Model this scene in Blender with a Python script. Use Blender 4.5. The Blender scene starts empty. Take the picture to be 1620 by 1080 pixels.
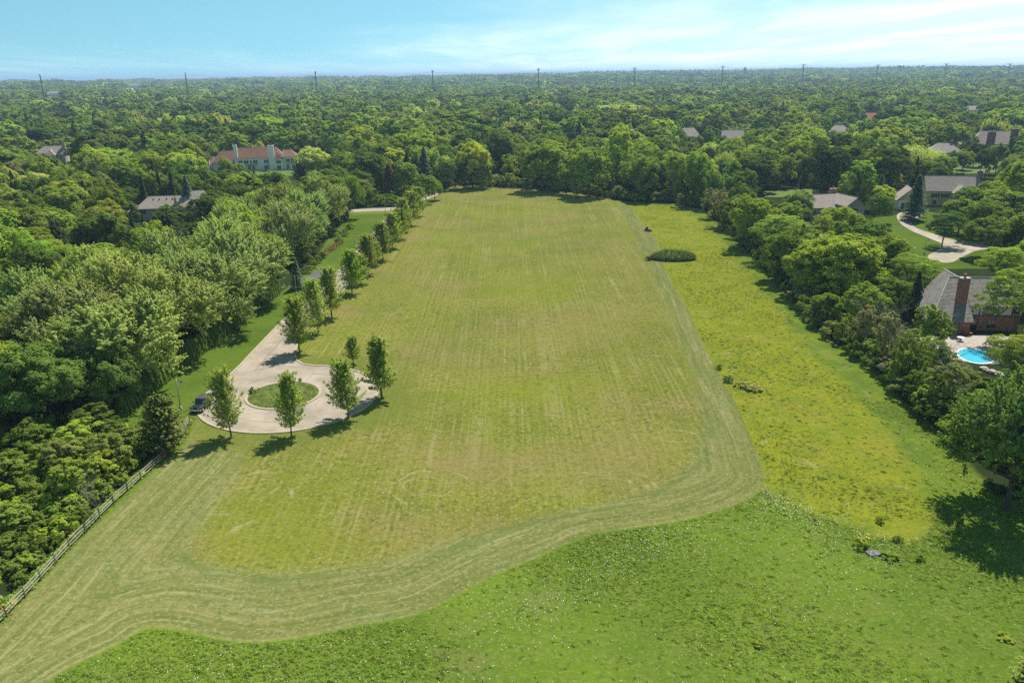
import bpy, bmesh, math, random
import numpy as np
from mathutils import Vector, Matrix
SC = bpy.context.scene
C = SC.collection
R = math.radians
PI = math.pi
HAZE = 1.25e-4
rng = np.random.default_rng(11)
random.seed(7)

# ------------------------------------------------------------------ camera, sky, sun, exposure
FPX, ROLL, PITCH, CAMH = 1259.0, 0.012, math.atan(423.5 / 1259), 48.0   # focal length in photo pixels (1620 wide)
cam = bpy.data.cameras.new('camera'); cam_o = bpy.data.objects.new('camera', cam); C.objects.link(cam_o)
cam.sensor_width = 36.0; cam.lens = 36.0 * FPX / 1620.0; cam.clip_start = 1.0; cam.clip_end = 90000.0
cam_o.matrix_world = Matrix.Translation((0, 0, CAMH)) @ Matrix.Rotation(PI / 2 - PITCH, 4, 'X') @ Matrix.Rotation(-ROLL, 4, 'Z')
SC.camera = cam_o

SUN_DIR = Vector((0.48, 0.877, 0)).normalized()      # horizontal direction towards the sun
SUN_EL = R(57)
sl = bpy.data.lights.new('sun', 'SUN'); sl.energy = 4.4; sl.angle = R(0.53); sl.color = (1.0, 0.95, 0.86)
so = bpy.data.objects.new('sun', sl); C.objects.link(so)
tosun = Vector((SUN_DIR.x * math.cos(SUN_EL), SUN_DIR.y * math.cos(SUN_EL), math.sin(SUN_EL)))
so.rotation_euler = (tosun).to_track_quat('Z', 'Y').to_euler(); so.location = (0, 0, 400)

def sock(n, k):
    return n.inputs[k] if isinstance(k, (int, str)) else k
class NT:
    """small helper to write node trees as expressions"""
    def __init__(s, tree): s.t = tree; s.n = tree.nodes; s.l = tree.links
    def put(s, inp, v):
        if isinstance(v, bpy.types.NodeSocket): s.l.new(v, inp)
        elif v is not None:
            if isinstance(v, (tuple, list)) and len(v) == 3 and inp.type == 'RGBA': v = (*v, 1)
            inp.default_value = v
    def node(s, typ, out=0, props=None, **ins):
        n = s.n.new(typ)
        for k, v in (props or {}).items(): setattr(n, k, v)
        for k, v in ins.items():
            s.put(n.inputs[int(k[1:]) if k[0] == 'i' and k[1:].isdigit() else k.replace('_', ' ')], v)
        return n.outputs[out]
    def m(s, op, a, b=None, c=None, clamp=False):
        n = s.n.new('ShaderNodeMath'); n.operation = op; n.use_clamp = clamp
        s.put(n.inputs[0], a)
        if b is not None: s.put(n.inputs[1], b)
        if c is not None: s.put(n.inputs[2], c)
        return n.outputs[0]
    def mix(s, f, a, b, blend='MIX'):
        n = s.n.new('ShaderNodeMix'); n.data_type = 'RGBA'; n.blend_type = blend
        s.put(n.inputs[0], f); s.put(n.inputs[6], a); s.put(n.inputs[7], b)
        return n.outputs[2]
    def step(s, x, a, b, o0=0.0, o1=1.0):
        n = s.n.new('ShaderNodeMapRange'); n.interpolation_type = 'SMOOTHSTEP'
        s.put(n.inputs[0], x); s.put(n.inputs[1], a); s.put(n.inputs[2], b); s.put(n.inputs[3], o0); s.put(n.inputs[4], o1)
        return n.outputs[0]
    def noise(s, vec, scale, detail=3, rough=.55, dist=0.0, col=False):
        n = s.n.new('ShaderNodeTexNoise'); s.put(n.inputs['Vector'], vec)
        n.inputs['Scale'].default_value = scale; n.inputs['Detail'].default_value = detail
        n.inputs['Roughness'].default_value = rough; n.inputs['Distortion'].default_value = dist
        return n.outputs[1 if col else 0]
    def vmul(s, v, k):
        n = s.n.new('ShaderNodeVectorMath'); n.operation = 'MULTIPLY'; s.put(n.inputs[0], v); s.put(n.inputs[1], k); return n.outputs[0]
    def comb(s, x, y, z):
        n = s.n.new('ShaderNodeCombineXYZ'); s.put(n.inputs[0], x); s.put(n.inputs[1], y); s.put(n.inputs[2], z); return n.outputs[0]
    def sep(s, v):
        n = s.n.new('ShaderNodeSeparateXYZ'); s.put(n.inputs[0], v); return n.outputs
    def attr(s, name, typ='GEOMETRY', out=2):
        n = s.n.new('ShaderNodeAttribute'); n.attribute_name = name; n.attribute_type = typ; return n.outputs[out]
    def pos(s): return s.n.new('ShaderNodeNewGeometry').outputs[0]

world = bpy.data.worlds.new('World'); SC.world = world; world.use_nodes = True
w = NT(world.node_tree); w.n.clear()
sky = w.n.new('ShaderNodeTexSky'); sky.sky_type = 'NISHITA'; sky.sun_disc = False
sky.sun_elevation = SUN_EL; sky.sun_rotation = math.atan2(SUN_DIR.x, SUN_DIR.y)
sky.altitude = 200; sky.air_density = 1.0; sky.dust_density = 0.25; sky.ozone_density = 2.0
d = w.n.new('ShaderNodeTexCoord').outputs['Generated']
sx, sy, sz = w.sep(d)
# look the sky up a little above the true direction: the air near the ground is built as the haze box
dv = w.comb(sx, sy, w.m('ADD', w.m('MULTIPLY', w.m('MAXIMUM', sz, 0.0), 0.9), 0.19))
w.l.new(dv, sky.inputs['Vector']) if 'Vector' in sky.inputs else None
cv = w.comb(w.m('DIVIDE', sx, w.m('ADD', w.m('MAXIMUM', sz, 0), .035)), w.m('DIVIDE', sy, w.m('ADD', w.m('MAXIMUM', sz, 0), .035)), 0.0)
c1 = w.noise(w.vmul(cv, (.115, .05, 1)), 1.0, 6, .55, .4)
c2 = w.noise(w.vmul(cv, (.75, .23, 1)), 1.0, 5, .6, .6)
band = w.step(w.m('ADD', w.m('MULTIPLY', sx, .55), w.m('SUBTRACT', w.m('ADD', c1, w.m('MULTIPLY', c2, .16)), w.m('MULTIPLY', sz, 2.6))), .24, .78)
streak = w.step(w.m('ADD', c2, w.m('MULTIPLY', c1, .5)), .62, .92)
cf = w.m('MINIMUM', w.m('ADD', w.m('MULTIPLY', band, .62), w.m('MULTIPLY', w.m('MULTIPLY', streak, band), .3)), 1.0)
tint = w.mix(1.0, sky.outputs[0], (0.76, 1.09, 0.87), 'MULTIPLY')
skc = w.mix(cf, tint, (7.8, 8.6, 8.5))
bg = w.n.new('ShaderNodeBackground'); w.put(bg.inputs[0], skc); bg.inputs[1].default_value = 0.094
wo = w.n.new('ShaderNodeOutputWorld'); w.l.new(bg.outputs[0], wo.inputs[0])

SC.view_settings.view_transform = 'Standard'; SC.view_settings.look = 'None'
SC.view_settings.exposure = 0.75; SC.view_settings.gamma = 1.0
SC.render.engine = 'CYCLES'
cy = SC.cycles
cy.max_bounces = 5; cy.diffuse_bounces = 3; cy.glossy_bounces = 2; cy.transmission_bounces = 4; cy.volume_bounces = 0; cy.transparent_max_bounces = 4
cy.caustics_reflective = False; cy.caustics_refractive = False
cy.use_denoising = False
try: cy.denoiser = 'OPENIMAGEDENOISE'; cy.denoising_input_passes = 'RGB_ALBEDO_NORMAL'; cy.denoising_prefilter = 'ACCURATE'
except Exception: pass

# ------------------------------------------------------------------ photo pixel <-> place
_c, _s = math.cos(ROLL), math.sin(ROLL); _cp, _sp = math.cos(PITCH), math.sin(PITCH)
def at(px, py, z=0.0):
    u = (px - 810) / FPX; v = (540 - py) / FPX
    u, v = u * _c + v * _s, -u * _s + v * _c
    dx, dy, dz = u, _cp + v * _sp, -_sp + v * _cp
    t = (z - CAMH) / dz
    return (dx * t, dy * t)
def proj(x, y, z):
    Y = y * _cp - (z - CAMH) * _sp; v = (y * _sp + (z - CAMH) * _cp) / Y; u = x / Y
    return 810 + (u * _c - v * _s) * FPX, 540 - (u * _s + v * _c) * FPX, Y

# ------------------------------------------------------------------ object helpers
def tag(o, label=None, cat=None, group=None, kind=None):
    if label: o['label'] = label
    if cat: o['category'] = cat
    if group: o['group'] = group
    if kind: o['kind'] = kind
    return o
def link(o, parent=None):
    C.objects.link(o)
    if parent is not None: o.parent = parent
    return o
def empty(name, loc=(0, 0, 0), rz=0.0, scale=None):
    o = bpy.data.objects.new(name, None); o.location = loc; o.rotation_euler = (0, 0, rz)
    if scale is not None: o.scale = scale
    o.empty_display_size = .3
    return link(o)
def np_mesh(name, V, Q, mat=None, smooth=False, uv=None):
    """V (n,3); Q (m,k) all faces with k corners"""
    V = np.asarray(V, np.float32); Q = np.asarray(Q, np.int32)
    me = bpy.data.meshes.new(name); k = Q.shape[1]
    me.vertices.add(len(V)); me.vertices.foreach_set('co', V.ravel())
    me.loops.add(Q.size); me.loops.foreach_set('vertex_index', Q.ravel())
    me.polygons.add(len(Q)); me.polygons.foreach_set('loop_start', np.arange(0, Q.size, k, dtype=np.int32))
    me.update(calc_edges=True)
    if smooth: me.polygons.foreach_set('use_smooth', np.ones(len(Q), bool))
    if mat is not None: me.materials.append(mat)
    return me
class MB:
    """collects boxes, prisms, tubes into ONE mesh"""
    def __init__(s): s.v = []; s.f = []; s.uv = []
    def add(s, vs, fs, uvs=None):
        b = len(s.v); s.v += [tuple(p) for p in vs]; s.f += [tuple(b + i for i in f) for f in fs]
        return s
    def box(s, x0, x1, y0, y1, z0, z1, rot=0.0, about=None):
        P = [(x, y, z) for z in (z0, z1) for (x, y) in ((x0, y0), (x1, y0), (x1, y1), (x0, y1))]
        if rot:
            ax, ay = about if about else ((x0 + x1) / 2, (y0 + y1) / 2); c, t = math.cos(rot), math.sin(rot)
            P = [(ax + (x - ax) * c - (y - ay) * t, ay + (x - ax) * t + (y - ay) * c, z) for x, y, z in P]
        return s.add(P, [(3, 2, 1, 0), (4, 5, 6, 7), (0, 1, 5, 4), (1, 2, 6, 5), (2, 3, 7, 6), (3, 0, 4, 7)])
    def tube(s, p0, p1, r0, r1=None, n=6, caps=True):
        r1 = r0 if r1 is None else r1
        a = Vector(p0); b = Vector(p1); dvec = (b - a).normalized()
        t = dvec.orthogonal().normalized(); u = dvec.cross(t)
        P = [a + (t * math.cos(q) + u * math.sin(q)) * r0 for q in [2 * PI * i / n for i in range(n)]] + \
            [b + (t * math.cos(q) + u * math.sin(q)) * r1 for q in [2 * PI * i / n for i in range(n)]]
        F = [(i, (i + 1) % n, n + (i + 1) % n, n + i) for i in range(n)]
        if caps: F += [tuple(range(n - 1, -1, -1)), tuple(range(n, 2 * n))]
        return s.add(P, F)
    def path(s, pts, radii, n=6):
        for i in range(len(pts) - 1): s.tube(pts[i], pts[i + 1], radii[i], radii[i + 1], n, caps=(i == len(pts) - 2))
        return s
    def prism(s, poly, z0, z1):
        n = len(poly)
        return s.add([(x, y, z0) for x, y in poly] + [(x, y, z1) for x, y in poly],
                     [tuple(range(n - 1, -1, -1)), tuple(range(n, 2 * n))] + [(i, (i + 1) % n, n + (i + 1) % n, n + i) for i in range(n)])
    def extr(s, poly, axis, a, b):
        """poly of (u,z) extruded along x or y from a to b"""
        n = len(poly); f = (lambda u, z, t: (t, u, z)) if axis == 'x' else (lambda u, z, t: (u, t, z))
        return s.add([f(u, z, a) for u, z in poly] + [f(u, z, b) for u, z in poly],
                     [tuple(range(n - 1, -1, -1)), tuple(range(n, 2 * n))] + [(i, (i + 1) % n, n + (i + 1) % n, n + i) for i in range(n)])
    def lathe(s, prof, cx, cy, n=12):
        P = [(cx + r * math.cos(2 * PI * i / n), cy + r * math.sin(2 * PI * i / n), z) for r, z in prof for i in range(n)]
        F = [(k * n + i, k * n + (i + 1) % n, (k + 1) * n + (i + 1) % n, (k + 1) * n + i) for k in range(len(prof) - 1) for i in range(n)]
        F += [tuple(range(n - 1, -1, -1)), tuple((len(prof) - 1) * n + i for i in range(n))]
        return s.add(P, F)
    def mesh(s, name, mat, smooth=False):
        me = bpy.data.meshes.new(name); me.from_pydata(s.v, [], s.f)
        bm = bmesh.new(); bm.from_mesh(me); bmesh.ops.recalc_face_normals(bm, faces=bm.faces); bm.to_mesh(me); bm.free()
        me.materials.append(mat)
        if smooth: me.polygons.foreach_set('use_smooth', np.ones(len(me.polygons), bool))
        return me
    def build(s, name, mat, parent=None, smooth=False, bevel=0.0):
        o = link(bpy.data.objects.new(name, s.mesh(name, mat, smooth)), parent)
        if bevel:
            b = o.modifiers.new('bevel', 'BEVEL'); b.width = bevel; b.segments = 2; b.limit_method = 'ANGLE'
        return o

# ------------------------------------------------------------------ materials
def newmat(name):
    m = bpy.data.materials.new(name); m.use_nodes = True
    t = NT(m.node_tree); t.n.clear()
    out = t.n.new('ShaderNodeOutputMaterial')
    return m, t, out
def simple(name, col, rough=.7, var=.25, scale=2.0, metal=0.0, spec=.4, bump=0.0, bscale=20, streak=None, coord='Object'):
    m, t, out = newmat(name)
    v = t.n.new('ShaderNodeTexCoord').outputs[coord]
    v2 = t.vmul(v, streak) if streak else v
    n1 = t.noise(v2, scale, 5, .6); n2 = t.noise(v2, scale * 9, 3, .6)
    f = t.m('ADD', t.m('MULTIPLY', t.m('SUBTRACT', n1, .5), 1.3), t.m('MULTIPLY', t.m('SUBTRACT', n2, .5), .9))
    k = t.m('ADD', t.m('MULTIPLY', f, var * 2), 1.0)
    col_s = t.mix(1.0, col, t.comb(k, k, k), 'MULTIPLY')
    p = t.n.new('ShaderNodeBsdfPrincipled')
    t.put(p.inputs['Base Color'], col_s); p.inputs['Roughness'].default_value = rough; p.inputs['Metallic'].default_value = metal
    p.inputs['Specular IOR Level'].default_value = spec
    if bump:
        b = t.n.new('ShaderNodeBump'); b.inputs['Strength'].default_value = bump; b.inputs['Distance'].default_value = .05
        t.l.new(t.noise(v2, bscale, 4), b.inputs['Height']); t.l.new(b.outputs[0], p.inputs['Normal'])
    t.l.new(p.outputs[0], out.inputs[0])
    return m

def leaf_material(name, trans=.38):
    """colour comes from the plant's own 'leafcol'; each leaf face carries a small tint of its own"""
    m, t, out = newmat(name)
    col = t.attr('leafcol', 'INSTANCER', 1)
    v = t.attr('leafv', 'GEOMETRY', 2)
    k = t.m('ADD', t.m('MULTIPLY', v, .75), .62)
    c = t.mix(1.0, col, t.comb(k, k, k), 'MULTIPLY')
    warm = t.mix(1.0, c, (1.30, 1.10, .62), 'MULTIPLY')
    c = t.mix(t.step(v, .72, 1.0, 0, .55), c, warm)
    df = t.node('ShaderNodeBsdfDiffuse', Color=c)
    tc = t.mix(1.0, c, (1.25, 1.30, .62), 'MULTIPLY')
    tr = t.node('ShaderNodeBsdfTranslucent', Color=tc)
    s1 = t.node('ShaderNodeMixShader', i0=trans, i1=df, i2=tr)
    t.l.new(s1, out.inputs[0])
    return m
MAT = {}
MAT['leaf'] = leaf_material('leaves', .46)
MAT['leaf_silver'] = leaf_material('silver_maple_leaves', .44)
MAT['needle'] = leaf_material('needles', .2)
MAT['bark'] = simple('bark', (.085, .066, .05), .9, .35, 3, bump=.6, streak=(1, 1, .2))
MAT['bark_grey'] = simple('grey_bark', (.19, .165, .14), .9, .3, 3, bump=.5, streak=(1, 1, .2))
MAT['deadwood'] = simple('dead_wood', (.27, .235, .20), .9, .25, 3)
# ------------------------------------------------------------------ the lie of the land
def sm(x, a, b):
    t = np.clip((np.asarray(x, float) - a) / (b - a), 0, 1); return t * t * (3 - 2 * t)
def hgt(x, y):
    """ground height: level round the field, gentle rises towards the shore"""
    x = np.asarray(x, float); y = np.asarray(y, float)
    dd = np.hypot(x, y); ang = x / np.maximum(y, 1.0)
    h = 13 * sm(dd, 1500, 4500) + 15 * sm(dd, 2200, 4600) * sm(ang, -.25, .45)
    h += 5.0 * np.sin(x / 190 + 2 * np.sin(y / 700)) * np.sin(x / 83 + y / 310) * sm(dd, 2600, 4200)
    h += (3.2 * np.sin(x / 310 + 1.3) * np.sin(y / 420) + 2.2 * np.sin(x / 150 + y / 230)) * sm(dd, 700, 1800)
    return h
def poly_px(pts): return np.array([at(*p) for p in pts])
def inside(poly, x, y):
    x = np.asarray(x, float); y = np.asarray(y, float); r = np.zeros(x.shape, bool)
    for (x0, y0), (x1, y1) in zip(poly, np.roll(poly, -1, 0)):
        if y0 == y1: continue
        r ^= ((y0 > y) != (y1 > y)) & (x < (x1 - x0) * (y - y0) / (y1 - y0) + x0)
    return r
def sdist(poly, x, y):
    """signed distance, positive inside"""
    best = np.full(np.shape(x), 1e9)
    for (x0, y0), (x1, y1) in zip(poly, np.roll(poly, -1, 0)):
        ex, ey = x1 - x0, y1 - y0; L = ex * ex + ey * ey + 1e-9
        t = np.clip(((x - x0) * ex + (y - y0) * ey) / L, 0, 1)
        best = np.minimum(best, np.hypot(x - x0 - t * ex, y - y0 - t * ey))
    return np.where(inside(poly, x, y), best, -best)
def smooth_poly(P, it=2):
    P = np.asarray(P, float)
    for _ in range(it):
        Q = np.roll(P, -1, 0); P = np.stack([P * .75 + Q * .25, P * .25 + Q * .75], 1).reshape(-1, 2)
    return P
# outline of what has been mown, and of the older, browner cut inside it
MOWN = smooth_poly(poly_px([(-90, 1060), (0, 988), (140, 840), (283, 712), (302, 690), (320, 640), (420, 620), (440, 575), (470, 520), (530, 450), (580, 400), (620, 350), (655, 318), (690, 298), (735, 292), (830, 298),
    (890, 303), (940, 310), (988, 319), (1008, 340), (1024, 364), (1034, 372), (1043, 389), (1052, 428), (1085, 482), (1108, 535), (1140, 597), (1163, 635), (1188, 690), (1206, 735), (1213, 760), (1195, 782), (1150, 804), (1089, 822), (983, 836), (928, 844),
    (872, 872), (789, 905), (689, 961), (644, 978), (555, 989), (478, 1008), (400, 1016), (330, 1006), (284, 995), (225, 990), (195, 1015), (150, 1035), (60, 1085), (-20, 1150), (-120, 1150)]), 1)
INNER = smooth_poly(poly_px([(990, 348), (975, 310), (890, 295), (740, 285), (680, 295), (600, 360), (510, 450), (430, 550), (380, 600), (290, 650), (300, 700), (400, 715), (345, 790), (305, 850), (310, 890), (400, 908), (520, 902), (620, 885), (720, 856),
    (800, 830), (880, 808), (960, 798), (1040, 772), (1090, 738), (1114, 690), (1108, 620), (1086, 560), (1060, 500), (1040, 450), (1015, 400), (1003, 370)]), 2)
YELLOW = smooth_poly(poly_px([(1195, 770), (1240, 792), (1330, 828), (1420, 858), (1470, 850), (1478, 800), (1440, 720), (1375, 650), (1318, 590), (1262, 530), (1212, 462), (1168, 410), (1135, 372), (1110, 345), (1060, 322), (980, 322), (1000, 380), (1050, 480), (1120, 620)]), 2)
LAWN = np.array([(-47.2, 119), (-47.2, 165), (-45.8, 181), (-44.3, 204), (-43.6, 244), (-44, 292), (-58, 288), (-55.5, 240), (-52, 200), (-53.0, 184), (-54.3, 167), (-57.6, 125), (-58, 108), (-50, 104)])
# the open ground in all (nothing wooded grows inside)
OPEN = np.vstack([[(-49.0, 52), (-48.2, 104), (-58.5, 106), (-58.0, 125), (-55, 167), (-53.5, 184), (-53, 200), (-56, 240), (-58, 288), (-62, 296), (-44, 304), (-36, 343)], poly_px([(715, 298), (740, 295), (830, 296), (880, 302), (940, 311), (990, 320), (1060, 322), (1112, 331), (1134, 352), (1152, 372), (1185, 402),
    (1222, 440), (1262, 490), (1312, 540), (1372, 574), (1424, 632), (1484, 684), (1532, 735), (1572, 785), (1660, 800)]), [(58, 60), (58, 10), (-60, 10)]])
DRIVE = smooth_poly(poly_px([(1417, 336), (1421, 352), (1440, 365), (1470, 377), (1497, 388), (1476, 399), (1464, 407), (1479, 414), (1504, 417), (1520, 408), (1550, 393), (1640, 393), (1640, 380), (1540, 382), (1516, 382), (1500, 377), (1470, 368), (1446, 360), (1441, 351), (1447, 346), (1462, 342), (1452, 335)]), 2)
LAWN_R = poly_px([(1380, 345), (1420, 340), (1470, 335), (1560, 350), (1640, 370), (1640, 425), (1500, 425), (1400, 420), (1385, 400)])

# one great sheet to the shore
gx = np.unique(np.concatenate([np.linspace(-260, 260, 27), np.sign(np.linspace(-1, 1, 72)) * (260 + 6500 * np.abs(np.linspace(-1, 1, 72)) ** 1.7)]))
gy = np.unique(np.concatenate([np.linspace(-300, 500, 33), 500 + 6600 * np.linspace(0, 1, 70) ** 1.4]))
GX, GY = np.meshgrid(gx, gy)
GZ = hgt(GX, GY) - .10 - .5 * ((GX > -100) & (GX < 178) & (GY > 30) & (GY < 390))
GZ = np.where(np.hypot(GX, GY) > 6900, -4.0, GZ)
def grid_faces(nx, ny):
    i = np.arange(nx - 1)[None, :] + np.arange(ny - 1)[:, None] * nx
    return np.stack([i, i + 1, i + 1 + nx, i + nx], -1).reshape(-1, 4)
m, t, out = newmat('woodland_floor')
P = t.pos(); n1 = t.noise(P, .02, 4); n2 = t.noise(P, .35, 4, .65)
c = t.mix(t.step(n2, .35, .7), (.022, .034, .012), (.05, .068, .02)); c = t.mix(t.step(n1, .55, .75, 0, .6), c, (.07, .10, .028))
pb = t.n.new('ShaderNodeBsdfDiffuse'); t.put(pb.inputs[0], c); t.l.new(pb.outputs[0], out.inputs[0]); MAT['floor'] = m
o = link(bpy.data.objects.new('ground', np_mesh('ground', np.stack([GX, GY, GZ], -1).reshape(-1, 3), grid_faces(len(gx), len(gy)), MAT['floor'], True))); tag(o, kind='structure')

m, t, out = newmat('lake_water')
pw = t.n.new('ShaderNodeBsdfPrincipled'); pw.inputs['Base Color'].default_value = (.03, .12, .25, 1); pw.inputs['Roughness'].default_value = .5; pw.inputs['Specular IOR Level'].default_value = .1
t.l.new(pw.outputs[0], out.inputs[0])
lk = MB(); lk.add([(-60000, 6500, -1.0), (60000, 6500, -1.0), (60000, 32000, -1.0), (-60000, 32000, -1.0)], [(0, 1, 2, 3)])
tag(lk.build('lake', m), kind='structure')

# ------------------------------------------------------------------ the field sheet with its zones
x0, x1, y0, y1 = -112, 190, 20, 402
fx = np.arange(x0, x1 + .1, 1.0); fy = np.arange(y0, y1 + .1, 1.0)
FX, FY = np.meshgrid(fx, fy)
FZ = .10 * np.sin(FX / 17 + .7) * np.sin(FY / 23) + .06 * np.sin(FX / 6.1 + FY / 7.7)
FZ *= sm(np.minimum.reduce([FX - x0, x1 - FX, FY - y0, y1 - FY]), 0, 12)
FZ *= 1 - sm(sdist(np.array([(-52, 96), (-18, 96), (-18, 136), (-37, 140), (-36, 310), (-62, 310), (-62, 96)]), FX, FY), -6, 1)
FZ *= sm(sdist(OPEN, FX, FY), 0, 8)
fm = np_mesh('field', np.stack([FX, FY, FZ], -1).reshape(-1, 3), grid_faces(len(fx), len(fy)), None, True)
for nm, pl in (('sd_mown', MOWN), ('sd_inner', INNER), ('sd_yellow', YELLOW), ('sd_lawn', LAWN), ('sd_open', OPEN), ('sd_lawn_r', LAWN_R)):
    a = fm.attributes.new(nm, 'FLOAT', 'POINT'); a.data.foreach_set('value', sdist(pl, FX, FY).ravel().astype(np.float32))

m, t, out = newmat('field_grass')
P = t.pos(); X, Y, Z = t.sep(P)
nb = t.noise(P, .055, 3); nm_ = t.noise(P, .22, 4, .6); nf = t.noise(P, 1.3, 4, .65); nff = t.noise(P, 5.0, 3, .7)
wob = t.m('ADD', t.m('MULTIPLY', t.m('SUBTRACT', nf, .5), 1.5), t.m('MULTIPLY', t.m('SUBTRACT', nm_, .5), 1.6))
sdm = t.attr('sd_mown'); sdi = t.attr('sd_inner'); sdy = t.attr('sd_yellow'); sdl = t.attr('sd_lawn'); sdo = t.attr('sd_open'); sdr = t.attr('sd_lawn_r')
# -- old cut: olive with yellow-green patches, tan rows along and across
grain = t.noise(P, 2.3, 3, .7); grain2 = t.noise(P, 1.05, 6, .82)
row = t.noise(t.comb(t.m('MULTIPLY', X, 1.7), t.m('MULTIPLY', Y, .012), 0.0), 1.0, 4, .75, .15)
row2 = t.noise(t.comb(t.m('MULTIPLY', X, .55), t.m('MULTIPLY', Y, .016), 3.0), 1.0, 3, .6, .3)
across = t.noise(t.comb(t.m('MULTIPLY', X, .16), t.m('MULTIPLY', Y, .9), 7.0), 1.0, 4, .7, .5)
brk = t.step(t.noise(P, .07, 5, .7), .42, .60)
old = t.mix(t.step(nb, .36, .64), (.158, .166, .022), (.215, .204, .033))
old = t.mix(t.step(t.noise(t.vmul(P, (1, .55, 1)), .030, 5, .7), .48, .60, 0, .75), old, (.192, .212, .018))
old = t.mix(t.step(t.noise(t.vmul(P, (.8, 1.0, 1)), .05, 5, .65), .50, .66, 0, .85), old, (.245, .185, .060))
old = t.mix(t.step(t.noise(P, .4, 4, .7), .50, .68, 0, .5), old, (.118, .150, .030))
old = t.mix(t.m('MULTIPLY', t.step(row, .52, .66, 0, .62), t.m('ADD', t.m('MULTIPLY', brk, .75), .25)), old, (.340, .290, .130))
old = t.mix(t.step(row, .47, .32, 0, .5), old, (.105, .135, .024))
lines = t.m('SINE', t.m('ADD', t.m('MULTIPLY', X, 7.2), t.m('MULTIPLY', t.noise(t.vmul(P, (.35, .03, 1)), 1.0, 2), 9.0)))
old = t.mix(t.m('MULTIPLY', t.step(lines, .45, 1.0), t.step(t.noise(t.vmul(P, (.5, .06, 1)), .9, 4, .7), .46, .60, 0, .34)), old, (.34, .30, .125))
old = t.mix(t.m('MULTIPLY', t.step(lines, -.45, -1.0), t.step(t.noise(t.vmul(P, (.5, .06, 1)), .7, 4, .7), .46, .60, 0, .32)), old, (.085, .112, .020))
old = t.mix(t.m('MULTIPLY', t.step(row2, .55, .68), t.m('MULTIPLY', brk, .6)), old, (.300, .270, .095))
old = t.mix(t.m('MULTIPLY', t.step(across, .57, .70), t.step(nm_, .44, .60, 0, .85)), old, (.330, .255, .120))
old = t.mix(t.step(grain2, .50, .60, 0, .75), old, (.075, .105, .020))
old = t.mix(t.step(grain, .53, .63, 0, .65), old, (.335, .310, .125))
# -- patches the photograph shows: dry brown ground, lush yellow-green hollows
def patch(px, py, rx, ry, col, amt, base):
    cx, cy = at(px, py); qx = t.m('DIVIDE', t.m('SUBTRACT', X, cx), rx); qy = t.m('DIVIDE', t.m('SUBTRACT', Y, cy), ry)
    rr = t.m('ADD', t.m('SQRT', t.m('ADD', t.m('MULTIPLY', qx, qx), t.m('MULTIPLY', qy, qy))), t.m('MULTIPLY', t.m('SUBTRACT', t.noise(P, .11, 5, .7), .5), 1.9))
    msk = t.m('MULTIPLY', t.step(rr, 1.15, .25, 0, amt * .68), t.m('ADD', t.m('MULTIPLY', t.step(grain2, .40, .58), -.55), 1.0))
    return t.mix(msk, base, col)
DRY, LUSH, GREEN = (.262, .205, .075), (.195, .225, .016), (.112, .160, .024)
for a_ in ((880, 740, 20, 9, DRY, .75), (720, 720, 10, 8, DRY, .7), (700, 850, 12, 7, DRY, .6), (1000, 700, 9, 10, DRY, .5), (860, 530, 24, 10, DRY, .5), (960, 490, 9, 14, DRY, .45), (1010, 420, 7, 25, DRY, .4), (860, 612, 20, 9, LUSH, .8), (830, 448, 18, 18, LUSH, .75), (420, 850, 12, 8, LUSH, .75), (480, 780, 12, 9, LUSH, .5), (820, 330, 26, 20, LUSH, .5), (620, 640, 10, 10, GREEN, .5), (700, 560, 12, 12, GREEN, .45), (900, 380, 22, 16, GREEN, .4), (600, 470, 8, 25, GREEN, .4)): old = patch(*a_, old)
# -- turning marks of the mower: pale, broken rings and loops
def ring(cx, cy, rx, ry, nrings, wd, amt, col, base):
    qx = t.m('DIVIDE', t.m('SUBTRACT', X, cx), rx); qy = t.m('DIVIDE', t.m('SUBTRACT', Y, cy), ry)
    rr = t.m('SQRT', t.m('ADD', t.m('MULTIPLY', qx, qx), t.m('MULTIPLY', qy, qy)))
    rr = t.m('ADD', rr, t.m('ADD', t.m('MULTIPLY', wob, .05), t.m('MULTIPLY', t.m('SUBTRACT', t.noise(P, .09, 2), .5), 1.5)))
    s = t.m('ABSOLUTE', t.m('SUBTRACT', t.m('FRACT', t.m('MULTIPLY', rr, nrings)), .5))
    msk = t.m('MULTIPLY', t.step(s, wd, wd * .2), t.m('MULTIPLY', t.step(rr, 1.0, .85), t.step(rr, .2, .45)))
    msk = t.m('MULTIPLY', msk, t.m('MULTIPLY', t.step(t.noise(P, .2, 4, .7), .46, .62), t.step(grain2, .35, .6, .25, amt)))
    return t.mix(msk, base, col)
PALE = (.40, .34, .17)
for (px, py, rx, ry, k, wd, amt) in ((668, 768, 6.5, 5.2, 3.5, .2, .8), (950, 770, 6.6, 5.4, 5.5, .3, .9), (1086, 650, 2.6, 8.5, 1.5, .15, .95), (1075, 690, 4.8, 3.0, 2.5, .2, .8), (690, 880, 4.4, 3.5, 2.5, .2, .7), (360, 790, 9.5, 10.0, 4.5, .25, .7), (560, 640, 3.6, 5.0, 2.5, .2, .35), (1000, 338, 6.0, 14.0, 2.5, .15, .6), (850, 740, 2.0, 11.0, 1.5, .16, .7)):
    cx, cy_ = at(px, py); old = ring(cx, cy_, rx, ry, k, wd, amt, PALE, old)
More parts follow.
